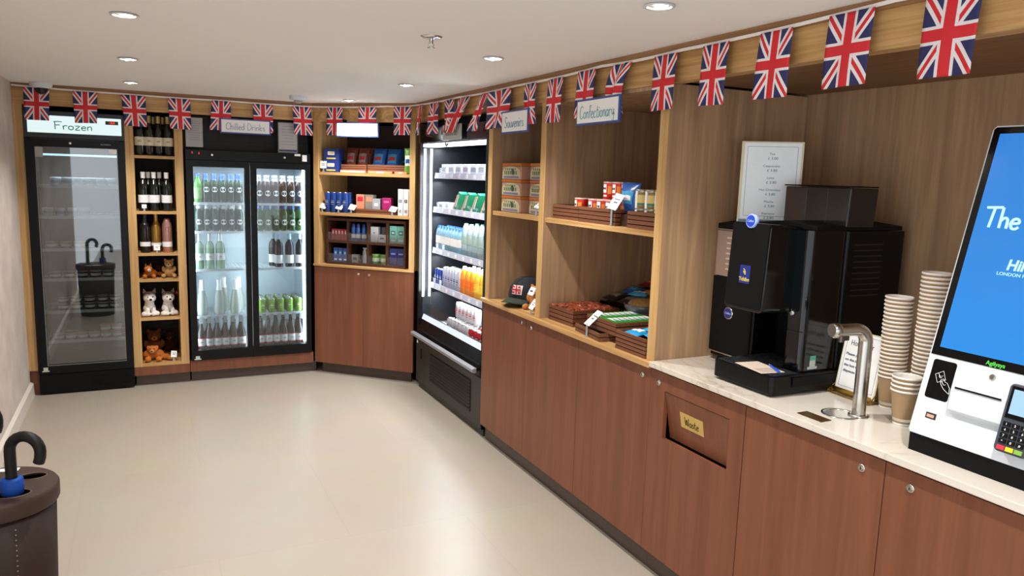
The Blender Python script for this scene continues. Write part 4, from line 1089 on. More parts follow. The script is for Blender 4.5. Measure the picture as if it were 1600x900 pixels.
# ---------------------------------------------------------------- double fridge contents
k1 = Kit(mk_bottle('beer', pmat('dark_green_glass', '#16321a', .12, spec=.6), BLUEF, LABW, .022, lab=(.085, .125), oval=True, neck=BLUEF))
k1g = Kit(mk_bottle('beer', LGGLASS, BLUEF, pmat('green_label', '#7fb060', .5), .022, lab=(.03, .12)))
k2 = Kit(mk_bottle('beer', pmat('dark_green_glass', '#16321a'), LABW, LABW, .020, lab=(.055, .095), oval=True, neck=LABW))
k3 = Kit(mk_bottle('beer', BRGLASS, SILV, LABW, .020, lab=(.060, .105), oval=True, neck=SILV))
k4 = Kit(mk_bottle('beer', GRGLASS, BLUEF, LABW, .022, lab=(.050, .095), oval=True, neck=BLUEF))
for r, y in enumerate((6.615, 6.69, 6.765)):
    for i in range(6):
        xl = .408+i*.0625; xr = .882+i*.0665
        row = 'front row' if r == 0 else ('second row' if r == 1 else 'third row')
        if i == 0: k1g.put((xl, y, 1.4668), 0, 'bright green bottle in the %s at the left end of the fridge top shelf' % row, 'bright green bottles at the left end')
        else: k1.put((xl, y, 1.4668), 0, 'dark green blue-necked bottle, %s, top shelf behind the left fridge door' % row, 'blue-necked bottles on the left top shelf, '+row)
        k3.put((xr, y, 1.4668), 0, 'brown bottle with silver neck, %s, top shelf behind the right fridge door' % row, 'silver-necked brown bottles, '+row)
        k2.put((xl, y, 1.2338), 0, 'dark bottle with white neck label, %s, second shelf behind the left fridge door' % row, 'white-necked bottles on the left second shelf, '+row)
        k4.put((xr, y, 1.2338), 0, 'green bottle with blue neck, %s, second shelf behind the right fridge door' % row, 'blue-necked green bottles, '+row)
kwg = Kit(mk_bottle('wine', CLGREEN, SILV, LABW, .060, lab=(.075, .135), mark=INK))
for i in range(3): kwg.put((.405+i*.080, 6.625, .9228), 0, ['pale green wine bottle at the left edge of the third fridge shelf', 'pale green wine bottle, middle of the three on the third fridge shelf', 'pale green wine bottle, right one of the three on the third fridge shelf'][i], 'pale green wine bottles', scale=.95)
kwd = Kit(mk_bottle('wine', pmat('black_wine_glass', '#14181c', .12), pmat('pale_blue_cap', '#a9c6dc', .4), LABW, .05, lab=(.035, .110)))
for i in range(3): kwd.put((1.035+i*.088, 6.625, .9228), 0, ['dark wine bottle, left one of three behind the right fridge door', 'dark wine bottle, middle one of three behind the right fridge door', 'dark wine bottle, right one of three behind the right fridge door'][i], 'dark wine bottles with white labels', scale=.95)
kwd.put((1.0, 6.71, .9228), 0, 'dark wine bottle half hidden behind the three with white labels', scale=.95)
kpr = Kit(mk_bottle('prosecco', CLGLASS, LABW, None, .085))
for i, x in enumerate((.415, .550, .680)): kpr.put((x, 6.64, .5338), 0, ['round clear sparkling wine bottle at the left of the fourth fridge shelf', 'round clear sparkling wine bottle in the middle of the fourth fridge shelf', 'round clear sparkling wine bottle at the right beside the door post'][i], 'round clear sparkling wine bottles')
kpr.put((.60, 6.78, .5338), 0, 'round clear sparkling wine bottle in the back row of the fourth fridge shelf', 'back-row sparkling wine bottles'); kpr.put((.72, 6.78, .5338), 0, 'round clear sparkling wine bottle in the back row of the fourth fridge shelf', 'back-row sparkling wine bottles')
kcg = Kit(mk_can(pmat('green_can', '#6f9a35', .3, .3), .031, .118, pmat('can_print_pale', '#cfe0a8', .5)))
for r in range(4):
    for i in range(5): kcg.put((.893+i*.075, 6.62+r*.068, .5338), 0, 'green drinks can, row %s from the front, behind the right fridge door' % ['one', 'two', 'three', 'four'][r], 'green cans, row '+['one', 'two', 'three', 'four'][r])
kbr = Kit(mk_bottle('sauce', BRGLASS, pmat('dark_cap', '#3a3230', .3), LABW, .02, lab=(.035, .105), edge=REDP, mark=INK))
for r, y in enumerate((6.612, 6.70)):
    for i in range(6):
        kbr.put((.400+i*.064, y, .2382), 0, 'brown bottle with red-edged white label, %s, bottom left of the fridge' % ('front row' if not r else 'back row'), 'brown bottles bottom left, '+('front' if not r else 'back'))
        kbr.put((.878+i*.064, y, .2382), 0, 'brown bottle with red-edged white label, %s, bottom right of the fridge' % ('front row' if not r else 'back row'), 'brown bottles bottom right, '+('front' if not r else 'back'))

# ================================================================ corner shelf goods (u across, d inward, from the angled unit's front line)
def A_(u, d, z): return tuple(FA @ Vector((u, d, z)))
def ainst(maker, u, d, z, label, rz=0.0, rx=0.0, cat=None, name=None): return one(maker, A_(u, d, z), RZ_A+rz, label, cat, rx, name)
NAVY = pmat('navy_packet', '#1e3478', .35); CRB = pmat('crisp_blue', '#2258a8', .3, var=.12); CRBR = pmat('crisp_brown', '#6b2f20', .35, var=.2); SKY = pmat('sky_packet', '#3f9ed0', .3)
SALM = pmat('salmon_packet', '#e08a68', .45); PINKP = pmat('pink_packet', '#e7b1a0', .5); YEL = pmat('yellow_print', '#d7c04a', .5); GRN = pmat('green_packet', '#5c9a3a', .4); TEAL = pmat('teal_carton', '#86cdbb', .45)
BAGGR = pmat('grey_packet', '#8d8580', .35, var=.2)
ZA, ZB, ZC = 1.7435, 1.4055, .962
kbag = Kit(mk_box(.135, .11, .097, NAVY, LABW, (.45, .3, .6), 'biscuit_box', 'packet', YEL))
kbag.put(A_(.150, .035, ZA), RZ_A+.15, 'navy blue box with white print, lower of two on the corner top shelf', None)
kbag.put(A_(.150, .040, ZA+.0975), RZ_A+.10, 'navy blue box with white print, upper of two on the corner top shelf', None)
one(mk_tag(.062, .062, .028, .1), A_(.085, .024, ZA), RZ_A, 'square white price ticket at the left end of the corner top shelf')
ainst(mk_basket(.24, .2, .048, 3), .345, .075, ZA+.0185, 'dark slat tray under the brown crisp packets on the corner top shelf', rz=0)
ainst(mk_basket(.385, .2, .052, 3), .668, .070, ZA+.0185, 'dark slat tray under the blue crisp packets on the corner top shelf')
for u, w_, lab, mt in ((.345, .24, 'low pale pink packet lying under the left slat tray of the corner top shelf', PINKP), (.60, .23, 'flat orange packet lying under the right slat tray, left half', SALM), (.79, .12, 'flat orange packet lying at the right end under the slat tray', SALM)):
    ainst(mk_box(w_-.01, .24, .018, mt, LABW, (.3, .5, .5), 'flat_packet', 'packet'), u, .05, ZA, lab)
kb_ = Kit(mk_bag(.107, .195, .05, CRBR, BAGGR, accent=REDP)); kc_ = Kit(mk_bag(.124, .190, .055, CRB, SKY, accent=REDP))
for i in range(4):
    kb_.put(A_(.285+(i%2)*.110, .095+.075*(i//2), ZA+.0185+.012), RZ_A, 'brown and grey crisp packet standing in the left tray of the corner top shelf', 'brown crisp packets on the corner top shelf', rx=-.30)
for i in range(4):
    kc_.put(A_(.545+(i % 2)*.128, .095+.075*(i//2), ZA+.0185+.014), RZ_A, 'blue crisp packet standing in the right tray of the corner top shelf', 'blue crisp packets on the corner top shelf', rx=-.30)
ainst(mk_bag(.13, .10, .05, SKY, LABW, lying=True), .775, .20, ZA+.0185+.052, 'light blue packet lying at the right end of the right tray', rz=.0)
kd_ = Kit(mk_bag(.13, .13, .05, pmat('black_packet', '#15161a', .3), BAGGR, lying=True))
for i in range(3): kd_.put(A_(.40+i*.11, .30, ZA+.0005), RZ_A+.3*i, 'black crisp packet lying at the back of the corner top shelf', 'black packets at the back of the corner top shelf')
ainst(mk_bag(.075, .21, .05, GRN, LABW, accent=CRB), 0.855, .04, ZA, 'tall green and white packet at the right end of the corner top shelf')
# second shelf
kr = Kit(mk_can(pmat('blue_energy_can', '#24418a', .3, .4), .027, .170, SILV))
for r in range(2):
    for i in range(4): kr.put(A_(.115+i*.056, .05+r*.06, ZB), RZ_A, 'slim blue can, %s, at the left of the corner middle shelf' % ('front row' if not r else 'back row'), 'slim blue cans on the corner middle shelf, '+('front' if not r else 'back'))
for i, (u, lab) in enumerate(((.075, 'leftmost tilted white price ticket on the corner middle shelf'), (.235, 'second tilted white price ticket from the left on the corner middle shelf'), (.355, 'tilted white price ticket before the orange box on the corner middle shelf'), (.735, 'tilted white price ticket right of the magenta box on the corner middle shelf'))):
    one(mk_tag(.060, .055, .030, .75, .45), A_(u, .018 if i == 0 else .012, ZB), RZ_A, lab)
ainst(mk_basket(.46, .16, .040, 2), .555, .045, ZB, 'long low slat tray of small boxes on the corner middle shelf')
ZT = ZB+.0075
ainst(mk_box(.075, .06, .150, SALM, REDP, (.7, .25, .75), 'small_box', 'carton'), .405, .075, ZT, 'orange box with red print in the tray of the corner middle shelf')
ainst(mk_box(.075, .06, .150, BAGGR, SALM, (.7, .25, .75), 'small_box', 'carton'), .487, .078, ZT, 'grey box with orange print in the tray of the corner middle shelf')
ainst(mk_box(.070, .05, .120, pmat('silver_box', '#b3b4ba', .35, .3), LABW, (.5, .2, .6), 'small_box', 'carton'), .560, .066, ZT, 'silver box in the tray of the corner middle shelf')
ainst(mk_box(.078, .05, .130, pmat('magenta_box', '#a41d63', .4), pmat('pink_print', '#d76a9b', .5), (.6, .12, .75), 'small_box', 'carton'), .655, .066, ZT, 'magenta box in the tray of the corner middle shelf')
kt = Kit(mk_box(.042, .042, .215, LABW, BLACKM, (.6, .12, .55), 'tall_carton', 'carton', SILV))
for i in range(3): kt.put(A_(.785+i*.050+.012, .035, ZB), RZ_A, ['tall white carton with a dark emblem, left of three at the right end', 'tall white carton with a dark emblem, middle of three at the right end', 'tall white carton with a dark emblem, right of three at the right end'][i], 'tall white cartons on the corner middle shelf')
ainst(mk_box(.11, .06, .135, BLACK, None, name='small_box', cat='carton'), .735, .20, ZB, 'black box in the shadow at the back of the corner middle shelf')
# travel cabinet of compartments
def compartments():
    t = thing('display_case', 'x', 'display case')
    Wd, Hh, D = .745, .395, .16
    T2 = 'dark_case_wood'; m2 = wood(T2, '#3a2116', '#5a3524', 'X', dens=20)
    f = MB()
    f.box(-Wd/2, Wd/2, 0, D, 0, .020); f.box(-Wd/2, Wd/2, 0, D, Hh-.022, Hh); f.box(-Wd/2, Wd/2, 0, D, .185, .207)
    f.build('shelves', m2, t, bevel=.0012, seg=1)
    xs = (-Wd/2, -.178, .012, .190, Wd/2-.016)
    f = MB()
    for x in xs:
        for z0, z1 in ((.020, .185), (.207, Hh-.022)): f.box(x, x+.016, 0.004, D, z0, z1)
    f.build('dividers', m2, t); MB().box(-Wd/2+.016, Wd/2-.016, D-.012, D-.004, .020, Hh-.022).build('back', SLATL, t)
    for a, b in zip(xs, xs[1:]):
        for z0, z1 in ((.020, .090), (.207, .275)): MB().box(a+.017, b-.001, .006, .008, z0+.001, z1).build('clear_front', ACRY, t)
    return t
CU, CD, CZ = .470, .045, ZC+.0003
ainst(compartments, CU, CD, CZ, 'dark wooden display case with eight compartments of toiletries under the corner shelves')
def comp(u, row): return (CU+u, CD+.03, CZ+(.2075 if row else .0205))
def cput(maker, u, row, label, group=None, dd=0.0, kit=None):
    x, d, z = comp(u, row)
    if kit is not None: return kit.put(A_(x, d+dd, z), RZ_A, label, group)
    return ainst(maker, x, d+dd, z, label)
kk = Kit(mk_box(.026, .05, .092, REDP, LABW, (.4, .3, .7), 'small_packet', 'packet'))
for i in range(5): cput(None, -.325+i*.030, 1, 'small red packet in the top left compartment of the display case', 'red packets in the display case', kit=kk)
def mk_spray(c1, c2, h=.145, r=.020):
    def f():
        t = thing('spray_can', 'x', 'spray can')
        MB().lathe([(r-.002, 0), (r, .003), (r, h*.74), (r*.8, h*.80)], 16).build('can_body', c1, t)
        MB().lathe([(r*.78, h*.80), (r*.78, h*.97), (r*.6, h)], 14).build('cap', c2, t)
        MB().lathe([(r+.0006, h*.18), (r+.0006, h*.40)], 16, cap=False).build('label', LABW, t); return t
    return f
kk = Kit(mk_spray(pmat('spray_blue', '#2b5aa0', .3), NAVY))
for i in range(3): cput(None, -.125+i*.043+(.012 if i == 2 else 0), 1, ['blue spray can, left of three in the second compartment', 'blue spray can, middle of three in the second compartment', 'blue spray can, right of three in the second compartment'][i], 'blue spray cans', kit=kk)
cput(mk_box(.068, .05, .128, LABW, INK, (.2, .06, .6), 'small_box', 'carton'), .068, 1, 'tall white box in the third compartment of the display case')
cput(mk_box(.070, .045, .065, LABW, INK, (.5, .15, .5), 'small_box', 'carton'), .142, 1, 'short white box before a grey one in the third compartment')
cput(mk_box(.070, .030, .125, pmat('mid_grey_box', '#6d6f73', .5), None, name='small_box', cat='carton'), .142, 1, 'grey box behind the short white box in the third compartment', dd=.05)
kk = Kit(mk_box(.066, .05, .142, TEAL, pmat('teal_dark_print', '#3a7c75', .5), (.6, .25, .6), 'small_box', 'carton', LABW))
for i in range(2): cput(None, .245+i*.070, 1, ['teal green box, left of two in the top right compartment', 'teal green box, right of two in the top right compartment'][i], 'teal boxes', kit=kk)
kk = Kit(mk_box(.042, .05, .118, pmat('toothpaste_blue', '#2f4f9c', .4), SKY, (.6, .3, .65), 'small_packet', 'packet', LABW))
for i in range(3): cput(None, -.300+i*.045, 0, 'blue and white packet in the bottom left compartment of the display case', 'blue toiletry packets', kit=kk)
cput(mk_box(.060, .04, .070, BAGGR, INK, (.6, .3, .5), 'small_box', 'carton'), -.115, 0, 'grey box with dark print in the bottom second compartment')
def pouch():
    t = thing('pouch', 'x', 'pouch'); prof = [(.024, 0), (.025, .05), (.020, .10), (.006, .124)]
    MB().lathe(prof, 14, sy=.55).build('pouch_body', SILV, t); MB().box(-.018, .018, -.001, .001, .118, .130).build('seal', SILV, t); return t
cput(pouch, -.030, 0, 'silver pouch standing in the bottom second compartment', dd=.02)
cput(mk_tub(BAGGR, STEEL, .016, .035), -.105, 0, 'small grey jar behind the grey box in the bottom second compartment', dd=.065)
kk = Kit(mk_tub(pmat('tin_green', '#6c9f45', .4), pmat('tin_lid_green', '#8bb861', .4), .036, .082, pmat('tin_label', '#d4e2b8', .5)))
for i in range(2): cput(None, .070+i*.078, 0, ['green round tub, left of two in the bottom third compartment', 'green round tub, right of two in the bottom third compartment'][i], 'green tubs', kit=kk, dd=.035)
kk = Kit(mk_box(.068, .05, .142, pmat('navy_box', '#2b2f6a', .45), pmat('lilac_print', '#8d93c8', .5), (.6, .08, .68), 'small_box', 'carton'))
for i in range(2): cput(None, .245+i*.072, 0, ['navy blue box, left of two in the bottom right compartment', 'navy blue box, right of two in the bottom right compartment'][i], 'navy boxes', kit=kk)

# ================================================================ chiller goods (local: x right = world -y, y inward)
FCH = TM((2.0, 5.12, 0), -PI/2)
def C_(x, d, z): return tuple(FCH @ Vector((x, d, z)))
WBOX = pmat('white_food_box', '#dfe3e6', .45); AQUA = pmat('aqua_bottle', '#a9d6e8', .1, spec=.6, trans=.5); CLW = pmat('clear_water', '#d5e6ea', .06, spec=.6, trans=.65)
kk = Kit(mk_box(.115, .10, .085, WBOX, pmat('clear_lid_grey', '#aeb6bd', .2), (.7, .4, .55), 'food_box', 'food box'))
for r in range(2):
    for i in range(8): kk.put(C_(-.50+i*.145, .15+r*.13, 1.7455), -PI/2, 'white food box in the %s of the top chiller shelf' % ('front row' if not r else 'back row'), 'white food boxes, '+('front' if not r else 'back'))
def wrap():
    t = thing('wrap_carton', 'x', 'food carton')
    T_ = Matrix.Translation((0, .03, 0)) @ Matrix.Rotation(.55, 4, 'Y') @ Matrix.Rotation(0, 4, 'X')
    m_ = MB(); m_.prism([(-.04, 0), (.07, 0), (.15, .135), (.105, .150)], 0, .06, 'Y'); m_.build('carton_body', pmat('emerald_carton', '#168a5e', .4), t, bevel=.001, seg=1)
    q = MB(); q.prism([(-.02, .01), (.012, .01), (.095, .125), (.075, .128)], -.0009, 0, 'Y'); q.build('window', pmat('bread_tan', '#c2a98c', .6), t)
    q = MB(); q.prism([(.02, .008), (.036, .008), (.115, .128), (.104, .128)], -.0010, 0, 'Y'); q.build('white_band', LABW, t)
    q = MB(); q.box(.020, .055, -.0016, -.0009, .012, .034); q.build('printed_oval', pmat('dark_teal_print', '#14594a', .5), t); return t
kk = Kit(wrap)
for i in range(5):
    kk.put(C_(-.29+i*.178, .15, 1.4755), -PI/2, ['green sandwich wrap carton, farthest one on the second chiller shelf', 'green sandwich wrap carton, second from the far end', 'green sandwich wrap carton in the middle of the second chiller shelf', 'green sandwich wrap carton, second from the near end', 'green sandwich wrap carton, nearest one on the second chiller shelf'][i], 'green wrap cartons')
for i in range(2):
    one(mk_box(.11, .09, .055, WBOX, SILV, (.6, .4, .5), 'food_box', 'food box'), C_(-.565+i*.118, .15, 1.4755), -PI/2, ['white food pack nearest the lamps on the second chiller shelf', 'white food pack, second from the lamps on the second chiller shelf', 'white food pack beside the first green carton'][i])
kk = Kit(mk_bottle('water', AQUA, pmat('blue_cap', '#2f5fd0', .4), LABW, .020)); kl = Kit(mk_bottle('bigwater', CLW, pmat('green_cap', '#6fa58d', .4), pmat('clear_label', '#9fb4ae', .4), .026, lab=(.10, .165)))
for r in range(2):
    for i in range(8): kk.put(C_(-.575+i*.063, .150+r*.075, 1.1475), -PI/2, 'small blue-capped water bottle in the %s of the third chiller shelf' % ('front row' if not r else 'back row'), 'small water bottles, '+('front' if not r else 'back'))
    for i in range(7): kl.put(C_(-.045+i*.098, .16+r*.09, 1.1475), -PI/2, 'large clear water bottle with green cap in the %s of the third chiller shelf' % ('front row' if not r else 'back row'), 'large water bottles, '+('front' if not r else 'back'))
kk = Kit(mk_can(pmat('deep_blue_can', '#1f3f9a', .3, .4), slim=True, print_=SILV)); kl = Kit(mk_can(pmat('white_blue_can', '#c4cbe0', .3, .4), .0265, .165, print_=pmat('deep_blue_can', '')))
ko = Kit(mk_bottle('soda', pmat('orange_soda', '#f0922a', .15, spec=.5), pmat('white_cap', '#dfe0e0', .4), pmat('orange_label', '#ee6f1c', .4), .018, mark=YEL))
ky = Kit(mk_bottle('soda', pmat('yellow_soda', '#f2b63a', .15, spec=.5), pmat('white_cap', ''), pmat('yellow_label', '#f0d23c', .4), .018, mark=LABW))
for r in range(2):
    rr = ('front row' if not r else 'back row')
    for i in range(3): kk.put(C_(-.585+i*.058, .145+r*.062, .8625), -PI/2, 'slim deep blue can in the %s of the fourth chiller shelf' % rr, 'deep blue cans, '+rr)
    for i in range(6): kl.put(C_(-.405+i*.059, .145+r*.062, .8625), -PI/2, 'tall white and blue can in the %s of the fourth chiller shelf' % rr, 'white and blue cans, '+rr)
    for i in range(8): (ko if i < 3 else ky).put(C_(-.035+i*.088, .15+r*.078, .8625), -PI/2, '%s fizzy drink bottle in the %s of the fourth chiller shelf' % ('orange' if i < 3 else 'yellow', rr), '%s bottles, %s' % ('orange' if i < 3 else 'yellow', rr))
kk = Kit(mk_can(pmat('silver_cola_can', '#c6c9cf', .3, .4), .033, .118, print_=REDP)); kl = Kit(mk_can(pmat('red_cola_can', '#b8202c', .3, .3), .033, .118, print_=LABW))
ZD = .5455
for r in range(2):
    rr = ('front row' if not r else 'back row')
    for i in range(6): kk.put(C_(-.16+i*.0695, .10+r*.07, ZD), -PI/2, 'silver can with red print in the %s of the chiller bottom deck' % rr, 'silver cola cans, '+rr)
    for i in range(6):
        if r == 1: kk.put(C_(-.16+i*.0695, .10+r*.07, ZD+.1185), -PI/2, 'silver can with red print stacked on another, back row of the chiller deck', 'stacked silver cola cans')
    for i in range(6): kl.put(C_(.262+i*.0695, .10+r*.07, ZD), -PI/2, 'red can in the %s of the chiller bottom deck' % rr, 'red cola cans, '+rr)
one(mk_box(.06, .01, .045, WHITE, INK, (.6, .2, .5), 'price_card', 'price card'), C_(-.34, .11, ZD), -PI/2, 'white price card standing left of the silver cans on the chiller deck')

# ================================================================ souvenirs bay
def tin():
    t = thing('souvenir_tin', 'x', 'tin')
    W_, D, H = .262, .12, .1
    m_ = MB(); m_.box(-W_/2, W_/2, 0, D, 0, H-.018); m_.build('tin_body', pmat('tin_rose', '#b0866e', .4, .1), t, bevel=.006)
    l = MB().box(-W_/2-.001, W_/2+.001, -.001, D+.001, H-.018, H-.0005).build('lid', pmat('tin_orange', '#c8763a', .35, .3), t, bevel=.003)
    # printed street scene: pale arched facade with windows and tree band
    s = MB()
    n = 10; poly = [(-.124, .004), (.124, .004)]+[(.124*math.cos(a*PI/n), .042+.038*math.sin(a*PI/n)) for a in range(n+1)]
    s.prism(poly, -.0012, .0, 'Y'); p = s.build('printed_scene', pmat('tin_scene_cream', '#c2b994', .5, var=.25, vscale=60), t)
    q = MB()
    for k in range(7): q.box(-.095+k*.026, -.079+k*.026, -.0018, -.0011, .030, .052)
    for k in range(6): q.box(-.082+k*.026, -.070+k*.026, -.0018, -.0011, .057, .070)
    q.build('printed_windows', pmat('tin_scene_green', '#566b4c', .5), p)
    q = MB(); q.box(-.105, .105, -.0017, -.0011, .007, .022); q.build('printed_street', pmat('tin_scene_lilac', '#7d7390', .5, var=.3, vscale=90), p)
    q = MB(); q.lathe([(.001, 0), (.020, 0)], 14, cap=False, T=Matrix.Translation((.025, -.0022, .047)) @ STAND); q.build('printed_tree', pmat('tin_scene_dark', '#3f4c40', .5), p)
    return t
kk = Kit(tin)
names = ['bottom', 'middle', 'top']
for j in range(3):
    kk.put((2.045, 4.195, 1.5335+j*.1), -PI/2, 'decorated souvenir tin, %s of the left-hand stack on the souvenirs shelf' % names[j])
    kk.put((2.075, 3.885, 1.5335+j*.1), -PI/2-.06, 'decorated souvenir tin, %s of the right-hand stack on the souvenirs shelf' % names[j])
one(mk_tag(.055, .05, .045, .9, .3), (2.018, 3.80, 1.5335), -PI/2, 'tilted white price ticket before the right stack of souvenir tins')

def cap_hat():
    t = thing('baseball_cap', 'x', 'cap')
    CG = pmat('dark_green_cloth', '#2b372d', .85, var=.1, vscale=200); CN = pmat('dark_navy_cloth', '#15191f', .85, var=.1, vscale=200)
    prof = [(.088, .012), (.090, .035), (.084, .070), (.066, .098), (.036, .114), (.006, .119)]
    m_ = MB(); m_.lathe(prof, 28, sy=1.08, cap=False)
    for k in range(6):
        a = k*PI/3+.3; m_.tube([(r*math.cos(a)*1.002, r*1.08*math.sin(a)*1.002, z+.0008) for r, z in prof], .0012, 4)
    o = m_.build('crown', CN, t)
    MB().ball((0, 0, .119), .006, 10, sc_=(1, 1, .6)).build('button', CN, t)
    vs = []; fs = []; N = 16; R = 5
    for j in range(R+1):
        f_ = j/R
        for i in range(N+1):
            a = PI+PI*i/N
            rx_ = .088; ext = .078*math.sin(PI*i/N)**.8
            x = rx_*math.cos(a); y = .094*math.sin(a)-ext*f_
            z = .014-.020*abs(math.cos(a))**2*(.4+f_*.6)-.012*f_*f_+.008
            vs.append((x, y, max(z, .0025)))
    for j in range(R):
        for i in range(N):
            a = j*(N+1)+i; fs.append((a, a+N+1, a+N+2, a+1))
    b = MB()._add(vs, fs, 0, True).build('brim', CG, t); b.modifiers.new('s', 'SOLIDIFY').thickness = .003
    q = MB(); pv = []; 
    for j in range(5):
        for i in range(7):
            x = -.026+i*.0087; z = .040+j*.0105
            k_r = .0905*(1-((z-.035)/.12)**2*.6) if z > .035 else .0905
            pv.append((x, -math.sqrt(max(0, k_r**2-x*x))*1.08-.0035, z))
    q._add(pv, [(j*7+i, j*7+i+1, (j+1)*7+i+1, (j+1)*7+i) for j in range(4) for i in range(6)], 0, True)
    pt = q.build('patch', pmat('patch_cream', '#d9cfc6', .8), t)
    q = MB()
    for (a, b_, c, d) in ((-.003, .003, .042, .082), (-.024, .024, .0585, .0655), (-.021, -.010, .045, .053), (.010, .021, .045, .053), (-.021, -.010, .071, .079), (.010, .021, .071, .079)):
        q.box(a, b_, -.1035, -.1015, c, d)
    q.build('patch_emblem', REDP, pt)
    return t
cp = one(cap_hat, (2.150, 4.120, .9760), -1.05, 'dark green and navy baseball cap with a square patch in the souvenirs bay', rx=-.06); cp.scale = (1.35,)*3
one(bear(fur('ginger_plush', '#b27b45'), fur('cream_plush', ''), collar=None), (2.060, 3.900, .9655), -PI/2+.5, 'ginger plush bear beside the oak divider in the souvenirs bay').scale = (1.0,)*3
one(mk_tag(.05, .065, .03, .6, .3), (2.0, 3.79, .9655), -PI/2, 'white price ticket in front of the ginger plush bear')
one(mk_box(.06, .008, .05, WHITE, INK, (.5, .2, .5), 'swing_tag', 'tag'), (2.010, 3.830, 1.072), -PI/2, 'white swing tag resting on the ginger plush bear').rotation_euler = (-.5, 0, -PI/2)

# ================================================================ confectionary bay, upper shelf (z 1.5335)
ZS = 1.5335
def R_(maker, x, y, z, label, rz=0.0, rx=0.0, cat=None, name=None): return one(maker, (x, y, z), -PI/2+rz, label, cat, rx, name)
R_(mk_basket(.275, .26, .076, 4), 2.030, 3.492, ZS, 'leftmost slat tray on the confectionary upper shelf, beside the divider')
R_(mk_basket(.335, .26, .078, 4), 2.018, 3.165, ZS, 'middle slat tray on the confectionary upper shelf, holding red crisp tubes')
R_(mk_basket(.225, .26, .078, 4), 2.018, 2.785, ZS, 'right slat tray on the confectionary upper shelf, holding labelled jars')
def tube_can(h=.085):
    def f():
        t = thing('crisp_tube', 'x', 'crisp tube'); r = .0375
        MB().lathe([(r-.001, 0), (r, .002), (r, h-.004)], 22).build('tube_body', pmat('crisp_red', '#c8281e', .35), t)
        MB().lathe([(r+.0016, h-.007), (r+.0018, h-.001), (r, h)], 22).build('lid', pmat('lid_rose', '#caa39b', .3), t)
        q = MB()   # curved round face panel and the golden crisps beside it
        def patch(th0, th1, z0, z1, e, mb):
            vs = []
            for j in range(2):
                for i in range(7):
                    a = th0+(th1-th0)*i/6; vs.append(((r+e)*math.sin(a), -(r+e)*math.cos(a), z0 if j == 0 else z1))
            mb._add(vs, [(i, i+1, 7+i+1, 7+i) for i in range(6)], 0, True)
        patch(-.55, .25, h*.36, h*.86, .0006, q); f_ = q.build('face_panel', LABW, t)
        q = MB(); patch(-.45, -.20, h*.55, h*.67, .0012, q); patch(-.12, .13, h*.55, h*.67, .0012, q); q.build('moustache', BLACKM, f_)
        q = MB(); patch(.45, 1.0, h*.30, h*.75, .0006, q); patch(-1.2, -.75, h*.3, h*.6, .0006, q); q.build('crisp_picture', pmat('crisp_gold', '#e08a2e', .5), t)
        q = MB(); patch(-.45, .35, h*.14, h*.24, .0006, q); q.build('print', LABW, t); return t
    return f
kk = Kit(tube_can(.088)); ks = Kit(tube_can(.088))
zt_ = ZS+.0075
for i in range(4): kk.put((2.085, 3.280-i*.080, ZS+.0305), -PI/2+.2, ['short red crisp tube at the left end of the middle tray', 'short red crisp tube, second in the middle tray', 'short red crisp tube, third in the middle tray', 'short red crisp tube behind the price ticket'][i], 'short red crisp tubes, front row')
for i in range(4): kk.put((2.170, 3.280-i*.080, ZS+.0305), -PI/2+.2, 'short red crisp tube in the second row of the middle tray', 'short red crisp tubes, second row')
for i in range(3): kk.put((2.170, 3.275-i*.082, ZS+.1190), -PI/2+.1, ['red crisp tube stacked on the second row, left of three', 'red crisp tube stacked on the second row, middle of three', 'red crisp tube stacked on the second row, right of three'][i], 'stacked red crisp tubes')
kk.put((2.085, 3.415, ZS+.0305), -PI/2, 'short red crisp tube in the leftmost slat tray, right side')
# raised false floor inside the trays
for y, w_, lb in ((3.165, .318, 'black tray insert under the red crisp tubes'), (3.492, .258, 'black tray insert in the leftmost upper tray')):
    R_(mk_box(w_, .240, .0225, BLACKM, None, name='tray_insert', cat='tray insert'), 2.018+.010 if y < 3.3 else 2.040, y, ZS+.0075, lb)
R_(mk_bag(.135, .150, .055, CRB, SKY, accent=LABW), 2.060, 2.990, ZS+.060, 'bright blue snack bag leaning between the crisp tubes and the jars', rz=.1, rx=-.10)
R_(mk_box(.09, .10, .058, pmat('brown_box', '#3a1c12', .5), None, name='small_box', cat='carton'), 2.045, 2.950, ZS, 'plain dark brown box holding up the blue snack bag').scale = (.9, 1, 1)
R_(mk_tag(.075, .085, .078, .55, .35), 2.012, 3.02, ZS+.0003, 'large tilted white price ticket in front of the blue snack bag')
def jar():
    t = thing('glass_jar', 'x', 'jar'); r = .034
    MB().lathe([(r-.004, 0), (r, .006), (r, .062), (r-.005, .070)], 20).build('jar_body', pmat('jar_contents', '#9c8250', .15, spec=.6), t)
    MB().lathe([(r-.003, .070), (r-.001, .072), (r-.001, .083), (r-.003, .085)], 20).build('lid', pmat('jar_lid', '#a8a18c', .3, .5), t)
    MB().lathe([(r+.0007, .012), (r+.0007, .060)], 20, cap=False).build('label', pmat('jar_label', '#d8bf78', .5), t)
    MB().lathe([(r+.0011, .013), (r+.0011, .024)], 20, cap=False).build('label_band', pmat('jar_green', '#3f7c62', .5), t)
    q = MB(); q.box(-.007, .007, -r-.0016, -r+.004, .0, .078); q.build('paper_seal', LABW, t); return t
kk = Kit(jar)
